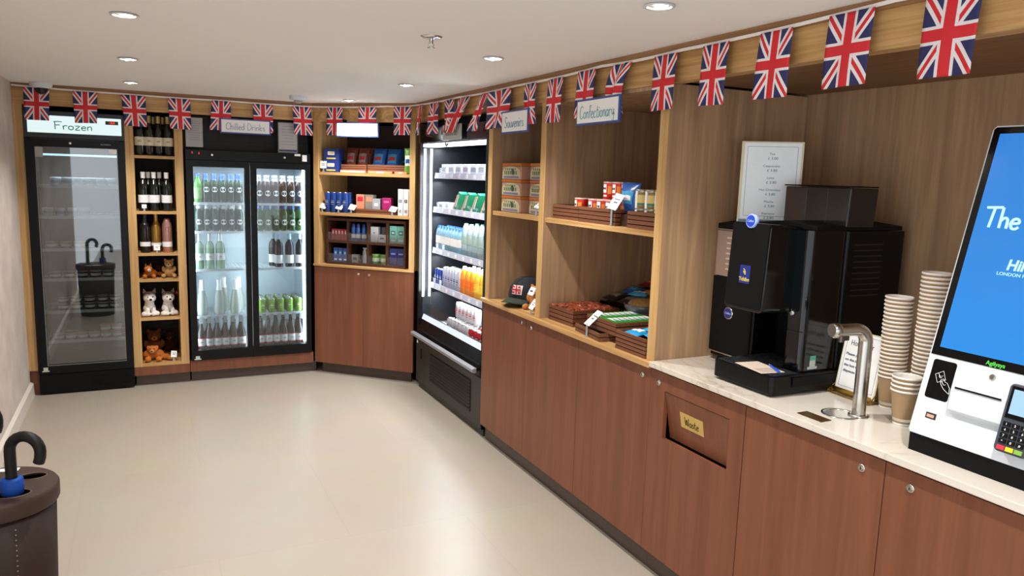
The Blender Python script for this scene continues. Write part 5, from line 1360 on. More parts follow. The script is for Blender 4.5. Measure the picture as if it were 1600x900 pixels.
for lv, z in enumerate((ZS+.0075, ZS+.0930)):
    for i in range(3): kk.put((2.070, 2.858-i*.074, z), -PI/2, 'labelled glass jar in the %s layer at the right of the confectionary upper shelf' % ('lower' if not lv else 'upper'), 'labelled jars, '+('lower' if not lv else 'upper'))
    for i in range(3): kk.put((2.145, 2.858-i*.074, z), -PI/2, 'labelled glass jar in the back row, %s layer' % ('lower' if not lv else 'upper'), 'labelled jars at the back, '+('lower' if not lv else 'upper'))

# ================================================================ confectionary bay, ledge (z .9655)
ZL = .9655
R_(mk_basket(.255, .30, .086, 4), 2.035, 3.505, ZL, 'leftmost slat tray on the ledge, full of copper-wrapped chocolates', rz=.03)
def chocs(w_, d_, n, mat):
    def f():
        t = thing('wrapped_chocolates', 'x', 'chocolates'); t['kind'] = 'stuff'
        rnd = random.Random(3); m_ = MB()
        for k in range(n):
            x = rnd.uniform(-w_/2, w_/2); y = rnd.uniform(0, d_); z = rnd.uniform(0, .014); a = rnd.uniform(0, PI)
            s_ = .0085; T_ = TM((x, y, z+.006), a, rnd.uniform(-.5, .5))
            m_.prism([(-s_*1.7, -s_*.4), (-s_*.7, -s_*.7), (s_*.7, -s_*.7), (s_*1.7, -s_*.5), (s_*1.7, s_*.4), (s_*.7, s_*.7), (-s_*.7, s_*.7), (-s_*1.7, s_*.5)], -.005, .005, T=T_)
        o = m_.build('sweets', mat, t); o['kind'] = 'stuff'
        MB().box(-w_/2, w_/2, 0, d_, -.050, .001).build('tray_filling', SLATL, t)
        return t
    return f
COPPER = pmat('copper_foil', '#c9765a', .22, .7, var=.3, vscale=300)
c_ = chocs(.236, .28, 420, COPPER)(); 
for ch in list(c_.children):
    me = ch
# one tangible object: the sweets mesh itself, top-level
sw = [c for c in c_.children if c.name.startswith('sweets')][0]; fl = [c for c in c_.children if c.name.startswith('tray_filling')][0]
sw.parent = None; fl.parent = sw; bpy.data.objects.remove(c_)
sw.name = 'wrapped_chocolates'; sw.location = (2.045, 3.505, ZL+.0675); sw.rotation_euler = (0, 0, -PI/2+.03)
tag(sw, 'heap of small copper-wrapped chocolates filling the leftmost ledge tray', 'chocolates', kind='stuff')
R_(mk_basket(.285, .27, .040, 2), 1.995, 3.165, ZL, 'low open slat tray under the tray of green bars', rz=-.12)
R_(mk_basket(.270, .27, .062, 3), 2.025, 3.085, ZL+.0405, 'upper slat tray full of green wrapped bars', rz=-.02)
GRB = pmat('bar_green', '#3f9a35', .35); 
kk = Kit(mk_box(.118, .026, .016, GRB, None, name='wrapped_bar', cat='chocolate bar'))
def bar():
    t = thing('wrapped_bar', 'x', 'chocolate bar')
    m_ = MB(); m_.box(-.056, .056, 0, .028, 0, .014); m_.box(-.066, -.056, .001, .027, .005, .008); m_.box(.056, .066, .001, .027, .005, .008)
    m_.build('wrapper', GRB, t, bevel=.002)
    MB().box(-.040, .030, .004, .024, .0142, .0150).build('white_print', LABW, t); MB().box(.0, .046, .010, .018, .0151, .0156).build('blue_print', NAVY, t); return t
kk = Kit(bar)
for lv in range(1):
    for r in range(8):
        for c in range(2):
            kk.put((2.040+r*.030, 3.148-c*.126, ZL+.0405+.052), -PI/2-.02, 'green wrapped bar with blue and white print lying in the upper ledge tray', 'green wrapped bars')
R_(mk_box(.240, .246, .044, SLATL, None, name='tray_insert', cat='tray insert'), 2.036, 3.085, ZL+.0405+.0075, 'dark insert under the green wrapped bars', rz=-.02)
R_(mk_tag(.050, .100, .060, .85, .25), 1.985, 3.150, ZL+.0005+.0, 'large tilted white price ticket before the tray of green bars')
R_(mk_basket(.235, .27, .088, 5), 1.985, 2.775, ZL, 'right slat tray on the ledge holding bright blue packets')
kk = Kit(mk_bag(.10, .13, .03, pmat('bright_blue_packet', '#2a9ad6', .3), LABW, lying=True))
for i, (x, y, a) in enumerate(((2.01, 2.82, .3), (2.04, 2.73, -.3), (2.10, 2.80, .1))): kk.put((x, y, ZL+.060+.007*i), -PI/2+a, ['bright blue packet at the left in the right ledge tray', 'bright blue packet at the right in the right ledge tray', 'bright blue packet at the back in the right ledge tray'][i])
R_(mk_box(.215, .25, .050, SLATL, None, name='tray_insert', cat='tray insert'), 1.995, 2.775, ZL+.0075, 'dark insert under the bright blue packets')
# dark sloping riser at the back with packets
def riser():
    t = thing('display_riser', 'x', 'display riser')
    DK_ = pmat('dark_maroon_board', '#2a0f0e', .55)
    m_ = MB()
    m_.prism([(0, 0), (.405, 0), (.405, .185), (0, .075)], -.465, -.170, 'X'); m_.build('sloped_box', DK_, t)
    for k in range(4):
        y = .02+k*.105; z = .080+k*.0275
        MB().box(-.465, -.170, y-.003, y+.003, z-.004, z+.014).build('divider_strip', SLATL, t)
    return t
R_(riser, 2.345, 3.155, ZL, 'dark maroon sloping display riser at the back of the confectionary ledge')
kk = Kit(mk_bag(.13, .11, .03, pmat('black_packet', ''), BAGGR, lying=True)); kl = Kit(mk_bag(.12, .10, .03, CRB, SKY, lying=True)); km = Kit(mk_bag(.13, .11, .03, pmat('red_packet', '#7a1f24', .35), SALM, lying=True))
for i, (u, s_, kt_, nm) in enumerate(((.390, .02, kk, 'black packet low on the sloping riser, next to the oak divider'), (.243, .02, kk, 'black packet low on the sloping riser, nearer the sweets bowl'), (.390, .145, kl, 'blue packet halfway up the sloping riser'), (.243, .145, km, 'dark red packet halfway up the sloping riser'),
                               (.390, .27, km, 'dark red packet near the top of the sloping riser'), (.243, .27, kl, 'blue packet near the top of the sloping riser'))):
    kt_.put((2.345+s_+.005, 3.155+u, ZL+.083+s_*.262+.006), -PI/2, nm, None, rx=math.atan(.262))
# wire stand with a glass bowl of sweets
def bowl():
    t = thing('bowl_stand', 'x', 'bowl')
    m_ = MB(); 
    for k in range(3):
        a = k*2*PI/3+.4; m_.tube([(.075*math.cos(a), .075*math.sin(a), .002), (.085*math.cos(a), .085*math.sin(a), .075)], .0025, 6)
    m_.tube([(.088*math.cos(a/16*2*PI), .088*math.sin(a/16*2*PI), .076) for a in range(17)], .0028, 6); m_.build('wire_stand', STEEL, t)
    MB().lathe([(.030, .045), (.070, .060), (.090, .095), (.092, .108), (.088, .108), (.084, .095), (.060, .066), (.001, .056)], 26, cap=False).build('glass_bowl', ACRY_G2, t)
    MB().ball((0, 0, .098), .078, 18, sc_=(1, 1, .45)).build('mixed_sweets', pmat('mixed_sweets', '#a8854f', .4, var=.6, vscale=90), t)
    return t
ACRY_G2 = pmat('smoked_glass_bowl', '#5b6168', .08, spec=.7)
R_(bowl, 2.365, 3.205, ZL+0.0, 'smoked glass bowl of mixed sweets on a wire stand in the confectionary bay').scale = (1.12, 1.12, 1.3)
kk = Kit(mk_bag(.11, .09, .03, SKY, LABW, lying=True)); kk.put((2.335, 3.225, ZL+.168), -PI/2+.6, 'pale blue packet lying on the bowl of mixed sweets')
one(mk_bag(.09, .08, .025, YEL, REDP, lying=True), (2.385, 3.175, ZL+.180), -PI/2-.4, 'yellow packet lying on the bowl of mixed sweets')

# ================================================================ coffee counter (worktop z .972)
ZM = .9725
def milk_cooler():
    t = thing('milk_cooler', 'black milk cooler with a round blue badge beside the coffee machine', 'milk cooler', (2.255, 2.430, ZM), -PI/2)
    for sx in (-.09, .09):
        for yy in (.04, .38): MB().lathe([(.014, 0), (.014, .022)], 12, c=(sx, yy, 0)).build('foot', BLACKM, t)
    b = MB().box(-.125, .120, .012, .44, .022, .378).build('body', BLACK, t, bevel=.003)
    MB().box(-.125, .120, 0, .011, .045, .376).build('door', BLACKM, t, bevel=.002)
    MB().box(-.125, .120, -.0008, .0, .040, .0445).build('door_edge', STEEL, t)
    T_ = Matrix.Translation((-.012, 0, .225)) @ Matrix.Rotation(PI/2, 4, 'X')
    o = MB(T_).lathe([(.027, 0), (.027, .005), (.0245, .006)], 26).build('badge_ring', CHROME, t)
    o2 = MB(T_).lathe([(.0225, .0061), (.0225, .0068)], 26).build('badge_disc', pmat('badge_blue', '#23307a', .3), o)
    q = MB(T_); put_text(q, 'Cafina', .014, Matrix.Translation((0, 0, .0072)), shear=.2); q.build('badge_lettering', pmat('badge_pale', '#aeb9e6', .4), o)
    return t
milk_cooler()
def cup_warmer():
    t = thing('payment_unit', 'x', 'machine unit')
    BR = pmat('taupe_metal', '#a28c80', .4, .3)
    MB().box(-.125, .120, 0, .40, 0, .205).build('housing', BR, t, bevel=.002)
    MB().box(-.122, .117, -.0012, 0, .198, .2005).build('seam', BLACKM, t)
    q = MB()
    for k in range(7):
        z = .030+k*.0225
        q.box(-.060, .035, -.0032, 0, z, z+.0065)
    q.build('louvre', pmat('taupe_light', '#c8b5a6', .4), t)
    MB(Matrix.Translation((.055, 0, .170)) @ Matrix.Rotation(PI/2, 4, 'X')).lathe([(.005, 0), (.004, .002)], 12).build('power_light', emis('green_led', '#3cff6a', 6.0), t)
    MB().prism([(.0, .2055), (.395, .2055), (.395, .255), (.10, .240), (.0, .228)], -.125, .115, 'X').build('lid', BLACKM, t)
    return t
one(cup_warmer, (2.262, 2.430, ZM+.3785), -PI/2, 'taupe louvred metal unit with a green light on top of the milk cooler', name='louvred_unit')
def menu():
    t = thing('menu_stand', 'x', 'menu')
    W_, H = .250, .350
    MB().box(-W_/2, W_/2, 0, .006, 0, H).build('frame', pmat('cream_frame', '#d8cfae', .35), t, bevel=.001, seg=1)
    s = MB().box(-W_/2+.012, W_/2-.009, -.0012, 0, .022, H-.006).build('sheet', pmat('bluish_sheen_sheet', '#eef5fb', .35), t)  # bluish white stands for light reflected off the sheet
    MB().box(-W_/2+.006, W_/2-.006, -.0010, 0, .006, .021).build('foot_band', pmat('blue_grey_band', '#6f8a9c', .3), t)
    q = MB(); a, b, c, d = -W_/2+.024, W_/2-.024, .036, H-.022
    q.box(a, b, -.0018, -.0012, c, c+.0012); q.box(a, b, -.0018, -.0012, d, d+.0012); q.box(a, a+.0012, -.0018, -.0012, c, d); q.box(b, b+.0012, -.0018, -.0012, c, d)
    for k, (n_, p_) in enumerate((('Tea', '£ 3.00'), ('Cappuccino', '£ 3.80'), ('Latte', '£ 3.80'), ('Hot Chocolate', '£ 3.80'), ('Mocha', '£ 3.80'), ('Espresso', '£ 2.80'))):
        z = H-.052-k*.050
        put_text(q, n_, .0125, Matrix.Translation((0, -.0019, z)) @ STAND, sx=1.15); put_text(q, p_, .0150, Matrix.Translation((.004, -.0019, z-.0185)) @ STAND, sx=1.1)
    q.build('printed_prices', pmat('menu_ink', '#55616e', .6), s)
    q = MB(); q.prism([(-.06, .0), (.06, .0), (.05, .10), (-.05, .10)], .0062, .012, 'Y'); q.box(-.10, .10, .0062, .07, 0, .004); q.build('prop', ACRY_G, t)
    return t
one(menu, (2.400, 2.392, ZM+.3785+.2405), math.atan2(-(.0-2.392), 0.0-2.400)-PI/2-PI+0.0, 'white drinks price list with a painted bluish sheen standing behind the coffee machine')
menu_o = bpy.data.objects[[o.name for o in bpy.data.objects if o.name.startswith('menu_stand')][0]]
menu_o.rotation_euler = (0, 0, -math.radians(42)); menu_o.location = (2.395, 2.405, ZM+.3785+.2300)

def coffee_machine():
    t = thing('coffee_machine', 'large glossy black coffee machine with drip tray on the marble worktop', 'coffee machine', (2.2, 2.14, ZM), -PI/2)
    # local: x = -(Y-2.14)  (right = toward camera), y = X-2.2, z up
    B = BLACK
    for sx in (-.12, .115):
        for yy in (-.06, .45): MB().lathe([(.018, 0), (.016, .028)], 14, c=(sx, yy, 0)).build('foot', BLACKM, t)
    # body shell: right-hand column, rear, top
    def rr(x0, x1, y0, y1, r, n=5):
        pts = []
        for cx, cy, a0 in ((x1-r, y0+r, -PI/2), (x1-r, y1-r, 0), (x0+r, y1-r, PI/2), (x0+r, y0+r, PI)):
            for k in range(n+1):
                a = a0+PI/2*k/n; pts.append((cx+r*math.cos(a), cy+r*math.sin(a)))
        return pts
    m_ = MB(); m_.prism(rr(-.150, .148, .20, .53, .015), .028, .612); m_.build('rear_body', BLACK, t)
    m_ = MB(); m_.prism(rr(.055, .150, .005, .2005, .028, 8), .080, .615); m_.build('front_column', GLOSSB, t)
    m_ = MB(); m_.prism(rr(-.150, .054, .03, .1995, .012), .330, .612); m_.build('upper_body', BLACK, t)
    m_ = MB(); m_.prism(rr(-.148, .053, .175, .1995, .004), .080, .3295); m_.build('cup_bay_back', BLACKM, t)
    m_ = MB(); m_.prism(rr(-.150, -.138, .04, .1745, .003), .080, .3295); m_.build('cup_bay_side', BLACK, t)
    MB().prism([(-.152, .6125), (.152, .6155), (.152, .632), (.0, .645), (-.152, .630)], .03, .50, 'Y').build('lid', BLACKM, t, bevel=.003)
    # protruding screen door, leaning slightly, rounded lower corners
    T_ = Matrix.Translation((-.015, -.148, .300)) @ Matrix.Rotation(math.radians(-3.2), 4, 'X')
    p = []; w2 = .100; H = .335
    for cx, cz, a0 in ((w2-.020, .020, -PI/2), (w2-.014, H-.014, 0), (-w2+.014, H-.014, PI/2), (-w2+.020, .020, PI)):
        for k in range(6):
            a = a0+PI/2*k/5; r = .020 if cz < .1 else .014; p.append((cx+r*math.cos(a), cz+r*math.sin(a)))
    MB(T_).prism(p, 0, .165, 'Y').build('screen_door', GLOSSB, t, bevel=.004)
    fc = MB(T_).prism([(x*.95, .01+(z-.0)*.965) for x, z in p], -.0022, 0.0, 'Y').build('screen_face', BLACKM, t)
    lg = MB(T_); lg.box(-.030, .024, -.0030, -.0022, .103, .172); lg = lg.build('logo_panel', pmat('logo_navy', '#1d2a72', .35), fc)
    q = MB(T_); put_text(q, 'Tchibo', .0195, Matrix.Translation((-.003, -.0034, .118)) @ STAND, bold=.0006)
    q.tube([(-.012+.014*math.sin(k/10*PI)*1.0, -.0034, .137+.011*math.cos(k/10*PI*1.6)+.010) for k in range(11)], .0014, 5)
    q.ball((-.004, -.0032, .147), .0042, 8, sc_=(1.3, .3, .8)); q.build('logo_mark', pmat('logo_gold', '#c6b44a', .4), lg)
    # round badge on top edge
    T2 = T_ @ Matrix.Translation((.005, -.006, H+.006)) @ Matrix.Rotation(PI/2, 4, 'X')
    o = MB(T2).lathe([(.026, -.010), (.027, .003), (.0245, .006)], 28).build('round_badge', pmat('badge_light_rim', '#a9bdf0', .2), t)
    MB(T2).lathe([(.0225, .0061), (.0215, .0075)], 28).build('badge_disc', pmat('badge_blue_bright', '#2344b4', .2), o)
    q = MB(T2); put_text(q, 'Cafina', .013, Matrix.Translation((0, 0, .0079)), shear=.2); q.build('badge_lettering', pmat('badge_pale', '#aeb9e6'), o)
    # outlet, lock
    q = MB(); q.box(-.045, .035, .035, .12, .300, .3295); q.lathe([(.007, .270), (.010, .300)], 12, c=(-.02, .07, 0)); q.lathe([(.007, .270), (.010, .300)], 12, c=(.012, .07, 0)); q.build('outlet', BLACKM, t)
    MB().ball((.030, .034, .309), .008, 12, sc_=(1.6, .5, .8)).build('outlet_light', emis('warm_white_dot', '#f4efe6', 1.2), t)
    q = MB(Matrix.Translation((.095, .004, .300)) @ Matrix.Rotation(PI/2, 4, 'X')); q.lathe([(.010, 0), (.010, .004), (.007, .006)], 16); q.box(-.0015, .0015, -.010, .016, .006, .0085); q.box(-.018, .004, -.0015, .0015, .006, .0085)
    q.build('key_lock', STEEL, t)
    MB().box(.056, .1495, .0040, .0058, .232, .2335).build('column_seam', BLACKM, t)
    # side panel seam lines and vents
    q = MB()
    for k in range(10): q.box(.1482, .1492, .24, .40, .36+k*.022, .365+k*.022)
    q.build('side_vents', pmat('vent_grey', '#1c1d20', .5), t)
    q = MB(); q.box(.1505, .1512, .045, .095, .088, .098); q.box(.1505, .1512, .055, .085, .098, .140); q.build('side_sticker', pmat('pale_sticker', '#b8c7bb'), t)
    MB().box(.1505, .1516, .055, .085, .122, .140).build('sticker_band', pmat('sticker_green', '#4fa98a', .5), t)
    # hot water side panel
    # hoppers
    q = MB(); q.prism([(-.165, .0), (-.055, .0), (-.055, .145), (-.165, .145)], .185, .31, 'Y', T=Matrix.Translation((0, 0, .630))); h1 = q.build('bean_hopper', pmat('smoky_hopper', '#3b3330', .15, spec=.6), t, bevel=.004)
    q = MB(); q.prism([(-.052, .0), (.052, .0), (.052, .147), (-.052, .147)], .18, .31, 'Y', T=Matrix.Translation((0, 0, .630))); q.build('bean_hopper', pmat('smoky_hopper_dark', '#221f1f', .12, spec=.6), t, bevel=.004)
    q = MB(); q.prism([(.055, .0), (.158, .0), (.165, .147), (.055, .147)], .175, .325, 'Y', T=Matrix.Translation((0, 0, .628))); q.build('bean_hopper', pmat('smoky_hopper_dark', ''), t, bevel=.004)
    MB().box(-.165, .166, .176, .325, .7775, .783).build('hopper_lid', BLACKM, t, bevel=.002)
    # drip tray
    q = MB(); q.prism(rr(-.150, .170, -.150, .205, .020), .010, .078); q.build('drip_tray', BLACK, t, bevel=.003)
    q = MB(); q.box(-.140, .052, -.135, .170, .0782, .0800)
    for k in range(12): q.box(-.138, .150 if k < 5 else .050, -.128+k*.024, -.124+k*.024, .0800, .0822)
    for k in range(13): q.box(-.136+k*.0155, -.133+k*.0155, -.133, .165, .0800, .0822)
    q.box(.052, .155, -.135, -.01, .0782, .0800)
    for k in range(6): q.box(.060+k*.0165, .063+k*.0165, -.133, -.012, .0800, .0822)
    q.build('tray_grate', pmat('grate_grey', '#3a3c40', .4, .4), t)
    MB().prism(rr(.172, .1745, -.05, .19, .001), .034, .070).build('tray_side', BLACKM, t)
    return t
coffee_machine()
t = thing('leaflet', 'small cream leaflet lying on the coffee machine drip tray', 'leaflet', (2.108, 2.095, ZM+.0825), -.15)
MB().box(-.052, .052, -.085, .085, 0, .0012).build('sheet', pmat('cream_sheet', '#d9c7b8', .6), t)
q = MB()
for k in range(5): q.box(-.040, .040, -.07+k*.012, -.067+k*.012, .0012, .0016)
q.build('printed_lines', pmat('print_grey', ''), t)
t = thing('pen', 'blue pen lying on the leaflet on the drip tray', 'pen', (2.135, 2.045, ZM+.0880), 1.1)
MB().tube([(-.055, 0, 0), (.045, 0, 0)], .0048, 10).build('barrel', pmat('pen_blue', '#2452c8', .3), t)
MB().tube([(.045, 0, 0), (.062, 0, 0), (.068, 0, 0)], [.0040, .0025, .0006], 10).build('tip', SILV, t)
MB().box(-.052, -.015, -.001, .001, .0045, .0065).build('clip', pmat('pen_blue', ''), t)

# hot water card
def hot_card():
    t = thing('instruction_stand', 'white Hot Water instruction card in a brass-footed frame beside the coffee machine', 'sign', (2.353, 1.872, ZM), -PI/2+math.radians(-4))
    W_, H = .185, .235; R = Matrix.Translation((0, .012, .012)) @ Matrix.Rotation(math.radians(-9), 4, 'X')
    MB(R).box(-W_/2, W_/2, 0, .004, 0, H).build('frame', pmat('cream_frame', ''), t)
    c = MB(R).box(-W_/2+.005, W_/2-.005, -.001, 0, .006, H-.005).build('card', WHITE, t)
    q = MB(R); a, b, c0, d = -W_/2+.014, W_/2-.014, .018, H-.016
    q.box(a, b, -.0016, -.001, c0, c0+.001); q.box(a, b, -.0016, -.001, d, d+.001); q.box(a, a+.001, -.0016, -.001, c0, d); q.box(b, b+.001, -.0016, -.001, c0, d)
    q.build('border_line', pmat('menu_ink', ''), c)
    q = MB(); hand_text(q, 'Hot Water', .030, .118, R @ Matrix.Translation((0, -.0022, H-.050)) @ STAND, r=.0009) if 'w' in G else None
    q2 = MB(R)
    for k, s_ in enumerate(('Please press once', 'on the button for', 'the hot water to', 'dispense')):
        put_text(q2, s_, .0135, Matrix.Translation((-W_/2+.022, -.0017, H-.092-k*.0215)) @ STAND, align='LEFT', sx=1.22, bold=.0003)
    put_text(q2, 'Hot Water', .030, Matrix.Translation((-W_/2+.034, -.0017, H-.048)) @ STAND, align='LEFT', sx=.78)
    q2.build('lettering', pmat('menu_ink', ''), c)
    g = MB()
    for s_ in (-1, 1):
        x = s_*(W_/2+.004)
        g.tube([(x, -.022, .003), (x, .050, .003), (x, .016, .032), (x, -.022, .003)], .0026, 6)
    g.tube([(-W_/2-.004, -.022, .003), (W_/2+.004, -.022, .003)], .0026, 6); g.tube([(-W_/2-.004, .050, .003), (W_/2+.004, .050, .003)], .0026, 6)
    g.box(-W_/2, W_/2, -.006, -.003, .004, .026)
    g.build('brass_foot', GOLD, t)
    return t
hot_card()
# tap
def tap():
    t = thing('hot_water_tap', 'polished steel swan-neck hot water tap over a round drain ring', 'tap', (2.192, 1.706, ZM), 0)
    MB().lathe([(.034, 0), (.034, .004), (.028, .007)], 28).build('base_flange', STEEL, t)
    d = Vector((-.148, .030, 0)).normalized(); TL = .116
    pts = [(0, 0, .005), (0, 0, .262)]
    for k in range(1, 9):
        a = PI/2*k/8; pts.append((d.x*.05*(1-math.cos(a)), d.y*.05*(1-math.cos(a)), .262+.043*math.sin(a)))
    pts.append((d.x*TL, d.y*TL, .303))
    MB().tube(pts, .0225, 22).build('neck', STEEL, t)
    e = Vector((d.x*TL, d.y*TL, .303))
    T_ = Matrix.Translation(e) @ Matrix.Rotation(math.atan2(d.y, d.x), 4, 'Z') @ Matrix.Rotation(PI/2, 4, 'Y')
    MB(T_).lathe([(.0235, -.004), (.0265, 0), (.0265, .018), (.022, .024)], 26).build('end_button', STEEL, t)
    q = MB(); q.lathe([(.008, .262), (.009, .290)], 12, c=(d.x*.100, d.y*.100, 0)); q.box(d.x*.085-.012, d.x*.085+.012, d.y*.085-.008, d.y*.085+.008, .268, .284); q.build('outlet', pmat('dark_steel', '#6a5e58', .3, .8), t)
    return t
tap()
t = thing('drain_ring', 'round steel drain set flush in the marble under the hot water tap', 'drain', (2.145, 1.742, ZM), 0)
MB().lathe([(.062, 0), (.062, .0025), (.052, .0025), (.052, .0)], 36, cap=False).build('ring', STEEL, t)
MB().lathe([(.0515, .0002), (.001, .0002)], 32, cap=False).build('dish', pmat('bright_steel', '#eee9e2', .18, .8), t)
tag(MB(TM((2.030, 1.752, ZM), 0)).box(-.024, .024, -.052, .052, 0, .003).build('cover_plate', pmat('bronze_plate', '#6d4d33', .25, .6), bevel=.001), 'brown bronze cover plate set in the marble in front of the drain ring', 'plate')

# cups
KRAFT = pmat('kraft_paper', '#a08462', .8, var=.08); CUPW = pmat('cup_white', '#ece7e0', .6)
def cup():
    t = thing('paper_cup', 'x', 'paper cup')
    m_ = MB(); m_.lathe([(.029, 0), (.0292, .006)], 24, cap=False, mi=1); m_.lathe([(.0292, .006), (.0405, .104)], 24, cap=False)
    m_.build('cup_wall', [KRAFT, CUPW], t)
    MB().lathe([(.0405, .104), (.0432, .105), (.0440, .108), (.0425, .111), (.0405, .1105), (.0395, .104), (.0300, .012), (.001, .010)], 24, cap=False).build('white_rim', CUPW, t)
    MB().lathe([(.0285, .0015), (.001, .0015)], 20, cap=False).build('base', CUPW, t)
    return t
kc = Kit(cup)
def stack(x, y, n, step, desc, grp, s=1.0):
    for i in range(n):
        which = 'bottom cup' if i == 0 else ('top cup' if i == n-1 else 'cup nested in the middle')
        if 0 < i < n-1: kc.put((x+.0006*math.sin(i*1.3), y+.0006*math.cos(i), ZM+.0003+i*step), i*.3, 'brown and white paper cup nested within %s' % desc, grp, scale=s)
        else: kc.put((x, y, ZM+.0003+i*step), i*.3, 'brown and white paper cup, %s of %s' % (which, desc), None, scale=s)
stack(2.385, 1.738, 21, .0142, 'the stack next to the Hot Water card', 'cups in the stack next to the card', 1.08)
stack(2.400, 1.620, 28, .0142, 'the tallest stack beside the kiosk', 'cups in the tallest stack', 1.08)
stack(2.262, 1.590, 4, .0150, 'the short front stack against the kiosk', 'cups in the short front stack', 1.08)

# kiosk
def kiosk():
    t = thing('order_kiosk', 'white self-order kiosk with a big blue touch screen tilted on the worktop', 'kiosk', (2.05, 1.42, ZM), -PI/2)
    # local x = 1.42-Y ; y = X-2.05
    W_ = .442; S = .944; z0 = 1.0305-ZM; tilt = math.atan2(.236, .914)
    T_ = Matrix.Translation((0, 0, z0)) @ Matrix.Rotation(-tilt, 4, 'X')   # local: x across, z up the slope, y into the slab
    MB().box(.0, W_-.0, .010, .30, 0, z0+.006).build('plinth', BLACKM, t)
    side = []   # wedge body behind lower part
    b = MB(T_).prism([(.004, .0), (W_-.004, .0), (W_, .010), (W_, S-.012), (W_-.010, S), (.010, S), (0, S-.012), (0, .010)], .004, .045, 'Y').build('back_shell', WHITEP, t)
    f = MB(T_).prism([(.006, .001), (W_-.006, .001), (W_-.001, .008), (W_-.001, S-.012), (W_-.010, S-.001), (.010, S-.001), (.001, S-.012), (.001, .008)], .0, .0039, 'Y').build('front_fascia', WHITEP, t)
    MB().prism([(.02, z0), (.30, z0), (.30, z0+.10), (.16, z0+.32), (.105, z0+.32)], .03, W_-.03, 'X').build('rear_housing', WHITEP, t)
    gl = MB(T_).prism([(.006, .243), (W_-.006, .243), (W_-.006, S-.012), (W_-.012, S-.006), (.012, S-.006), (.006, S-.012)], -.0022, -.0002, 'Y').build('bezel', GLOSSB, t)
    def scr():
        m = bpy.data.materials.new('screen_blue'); m.use_nodes = True; nt = m.node_tree; b_ = nt.nodes['Principled BSDF']
        b_.inputs['Base Color'].default_value = (.01, .02, .05, 1); b_.inputs['Roughness'].default_value = .22
        tc = nt.nodes.new('ShaderNodeTexCoord'); sp = nt.nodes.new('ShaderNodeSeparateXYZ'); r = nt.nodes.new('ShaderNodeValToRGB')
        nt.links.new(tc.outputs['Generated'], sp.inputs[0]); nt.links.new(sp.outputs[2], r.inputs[0]); nt.links.new(r.outputs[0], b_.inputs['Emission Color'])
        r.color_ramp.elements[0].color = lin('#2095ee'); r.color_ramp.elements[1].color = lin('#2f86e0'); b_.inputs['Emission Strength'].default_value = .64
        return m
    s = MB(T_).box(.027, W_-.027, -.0030, -.0023, .268, .918).build('touch_screen', scr(), t)
    q = MB(); TT = lambda x, z, e=-.0040: T_ @ Matrix.Translation((x, e, z)) @ STAND
    hand_text(q, 'The', .060, .104, TT(.104, .664), r=.0040)
    q2 = MB(T_); 
    put_text(q2, 'Hilton', .042, Matrix.Translation((.150, -.0034, .533)) @ STAND, align='LEFT', shear=.12, bold=.0012, sx=.95)
    put_text(q2, 'LONDON HEATHROW', .0135, Matrix.Translation((.128, -.0034, .507)) @ STAND, align='LEFT', sx=1.1)
    CY = emis('screen_text_pale', '#b9ecf2', .95)
    q.build('script_title', CY, s); q2.build('logo_lettering', CY, s)
    q = MB(T_); put_text(q, 'Agilysys', .0165, Matrix.Translation((.168, -.0026, .2535)) @ STAND, align='LEFT', bold=.0004); q.build('maker_name', emis('maker_green', '#4fd23a', .8), gl)
    # card reader window
    p = []
    for cx, cz, a0 in ((.0835, .121, -PI/2), (.0835, .223, 0), (.0275, .223, PI/2), (.0275, .121, PI)):
        for k in range(5):
            a = a0+PI/2*k/4; p.append((cx+.0075*math.cos(a), cz+.0075*math.sin(a)))
    rd = MB(T_).prism(p, -.0012, 0.0, 'Y').build('card_reader', GLOSSB, t)
    q = MB()
    def L_(pts, r=.0007): q.tube([T_ @ Vector((a_, -.0018, b_)) for a_, b_ in pts], r, 5)
    L_([(.036, .186), (.058, .200), (.070, .176), (.048, .163), (.036, .186)]); L_([(.045, .190), (.052, .182), (.060, .186)]); L_([(.048, .184), (.052, .178), (.058, .180)])
    L_([(.056, .172), (.064, .178), (.070, .170), (.078, .168), (.088, .155), (.090, .138)]); L_([(.056, .172), (.060, .160), (.072, .148), (.090, .138)]); L_([(.060, .170), (.068, .160), (.074, .162)])
    q.build('card_and_hand_symbol', LABW, rd)
    # printer outlet
    pr = MB(T_); pr.prism([(.104, .088), (.268, .088), (.268, .185), (.104, .185)], -.004, 0, 'Y')
    pr.prism([(0, .088), (-.020, .098), (-.026, .165), (-.012, .185), (0, .188)], .108, .264, 'X')
    pr = pr.build('receipt_printer', WHITEP, t, bevel=.003)
    MB(T_).box(.118, .248, -.0285, -.018, .160, .1655).build('paper_slot', BLACKM, pr)
    MB(T_ @ Matrix.Translation((.195, 0, .217)) @ Matrix.Rotation(PI/2, 4, 'X')).lathe([(.0085, 0), (.0085, .003), (.006, .004)], 18).build('key_lock', STEEL, t)
    MB(T_).box(.040, .072, -.001, 0, .054, .072).build('scanner_window', pmat('dark_scanner', '#3d302c', .15), t)
    MB(T_).box(.044, .066, -.0016, -.001, .058, .067).build('scanner_glint', pmat('scanner_rose', '#c59c8b', .2), t)
    # fixed card terminal
    tm = thing('card_terminal', 'x', 'card terminal'); tm.parent = None
    return t
kiosk()
term = [o for o in bpy.data.objects if o.name.startswith('card_terminal')][0]
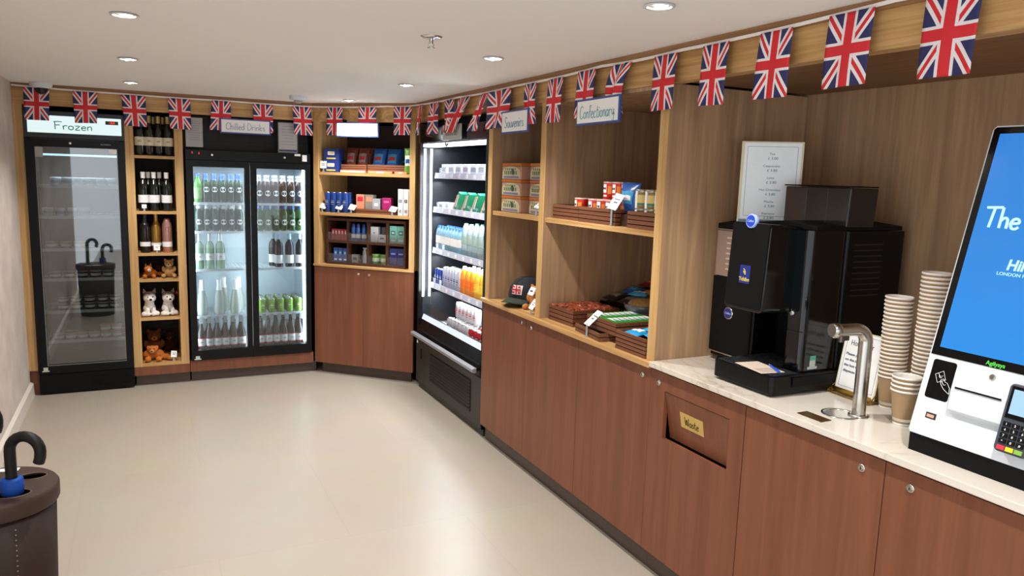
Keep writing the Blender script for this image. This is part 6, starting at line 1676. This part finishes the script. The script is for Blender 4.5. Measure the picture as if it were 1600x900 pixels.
def terminal(t):
    tilt = math.atan2(.236, .914); z0 = 1.0305-ZM
    t.location = (2.05, 1.42, ZM); t.rotation_euler = (0, 0, -PI/2); tag(t, 'dark grey card payment terminal with colour keys mounted on the kiosk front', 'card terminal')
    T_ = Matrix.Translation((0, 0, z0)) @ Matrix.Rotation(-tilt, 4, 'X')
    p = []
    x0, x1, a_, b_ = .268, .352, .030, .215
    for cx, cz, a0 in ((x1-.012, a_+.012, -PI/2), (x1-.012, b_-.012, 0), (x0+.012, b_-.012, PI/2), (x0+.012, a_+.012, PI)):
        for k in range(5):
            a = a0+PI/2*k/4; p.append((cx+.012*math.cos(a), cz+.012*math.sin(a)))
    MB(T_).prism(p, -.042, -.0042, 'Y').build('terminal_body', pmat('terminal_grey', '#3c414b', .4), t, bevel=.003)
    MB(T_).box(x0+.008, x1-.008, -.0440, -.0422, .122, .208).build('terminal_bezel', GLOSSB, t)
    MB(T_).box(x0+.015, x1-.015, -.0447, -.0441, .134, .200).build('terminal_screen', emis('terminal_screen', '#9cc4e8', .9), t)
    k_ = MB(T_); dg = MB(T_)
    lab = '123456789*0#'
    for r in range(4):
        for c in range(3):
            x = x0+.010+c*.0225; z = .100-r*.0155
            k_.box(x, x+.0185, -.0455, -.0422, z, z+.0115)
            put_text(dg, lab[r*3+c], .009, Matrix.Translation((x+.009, -.0459, z+.0055)) @ STAND)
    k_.build('number_keys', BLACKM, t); dg.build('digits', LABW, t)
    for i, c in enumerate(('#d8344a', '#ecd02a', '#7fb04a')):
        MB(T_).box(x0+.010+i*.0225, x0+.029+i*.0225, -.0455, -.0422, .036, .0475).build('function_key', pmat('key_'+c[1:], c, .4), t)
terminal(term)

# ================================================================ umbrella stand with umbrellas
def umbrella_stand():
    t = thing('umbrella_stand', 'dark brown round umbrella stand with stitched side and holes in its lid', 'umbrella stand', (-.515, 3.075, 0))
    LEA = pmat('dark_brown_leather', '#2b1c16', .6, spec=.25, var=.12, vscale=80); LID = pmat('brown_lid', '#3b2a23', .55, spec=.3, var=.08, vscale=60)
    MB().lathe([(.001, .012), (.160, .012), (.186, .54), (.192, .54), (.175, .006), (.170, 0), (.001, 0)][::-1], 48, cap=False).build('drum', LEA, t)
    # lid: rim plus a top plate with three round openings
    R = .200; holes = [(.112, .066, .038), (.070, -.085, .044), (-.073, .085, .040)]
    m_ = MB(); m_.lathe([(.193, .535), (.201, .538), (.204, .545), (.204, .590), (.198, .598)], 48, cap=False)
    m_.build('lid_rim', LID, t)
    # plate by radial grid with holes via boolean-free construction: concentric strips skipping hole cells
    import bmesh
    bm = bmesh.new()
    vs = [bm.verts.new((R*.992*math.cos(a/64*2*PI), R*.992*math.sin(a/64*2*PI), .598)) for a in range(64)]
    edges = [bm.edges.new((vs[i], vs[(i+1) % 64])) for i in range(64)]
    for hx, hy, hr in holes:
        h = [bm.verts.new((hx+hr*1.25*math.cos(a/24*2*PI), hy+hr*.85*math.sin(a/24*2*PI), .598)) for a in range(24)]
        edges += [bm.edges.new((h[i], h[(i+1) % 24])) for i in range(24)]
    bmesh.ops.triangle_fill(bm, edges=edges, use_beauty=True, use_dissolve=False)
    bmesh.ops.recalc_face_normals(bm, faces=bm.faces)
    me = bpy.data.meshes.new('lid_plate'); bm.to_mesh(me); bm.free(); me.materials.append(LID)
    # drop faces that filled the holes
    o = bpy.data.objects.new('lid_plate', me); COL.objects.link(o); o.parent = t
    s_ = o.modifiers.new('s', 'SOLIDIFY'); s_.thickness = .006; s_.offset = -1 if me.polygons[0].normal.z > 0 else 1
    for hx, hy, hr in holes: MB().tube([(hx+hr*1.25*math.cos(a/24*2*PI), hy+hr*.85*math.sin(a/24*2*PI), .598) for a in range(25)], .0025, 6, cap=False).build('hole_trim', pmat('hole_edge', '#5a4436', .5), t)
    q = MB()
    for k in range(26):
        z = .50-k*.019; r = .1755+(.192-.175)*(z/.54); a = math.radians(-64); q.ball((r*math.cos(a), r*math.sin(a), z), .0028, 6)
    q.build('stitching', pmat('stitch_tan', '#8d7a66', .6), t)
    MB(TM((.02, .165, .5985), -.15)).box(-.11, .04, -.016, .014, 0, .0012).build('paper_label', WHITE, t)
    return t
umbrella_stand()
def umbrella(label, x, y, hz, rz, band=True, r=.0185):
    t = thing('umbrella', label, 'umbrella', (x, y, 0.02), rz)
    BK = pmat('black_rubber', '#0c0b0b', .5, spec=.3)
    m_ = MB(); m_.lathe([(.004, .0), (.010, .05), (.024, .15), (.028, .40), (.024, .535), (.014, .568)], 16); m_.build('folded_canopy', pmat('black_cloth', '#101013', .85), t)
    h0 = .555; H = hz-.02
    Q = .053; zc = H-r-Q
    pts = [(0, 0, h0), (0, 0, zc)]
    for k in range(1, 13):
        a = PI*k/12; pts.append((Q*(1-math.cos(a)), 0, zc+Q*math.sin(a)))
    pts += [(2*Q-.002, 0, zc-.022), (2*Q-.008, 0, zc-.040)]
    MB().tube(pts, r, 16).build('crook_handle', BK, t)
    if band: MB().lathe([(.020, .578), (.034, .580), (.036, .60), (.035, .632), (.030, .638), (.019, .638)], 18, cap=False).build('blue_sleeve', pmat('blue_wrap', '#174498', .55, spec=.2), t)
    return t
umbrella('black umbrella with a hooked handle and a blue wrap in the brown stand', -.445, 2.990, .828, -.45)
umbrella('black umbrella whose hooked handle just enters the picture at the left edge', -.588, 3.150, .905, -.45, band=False)
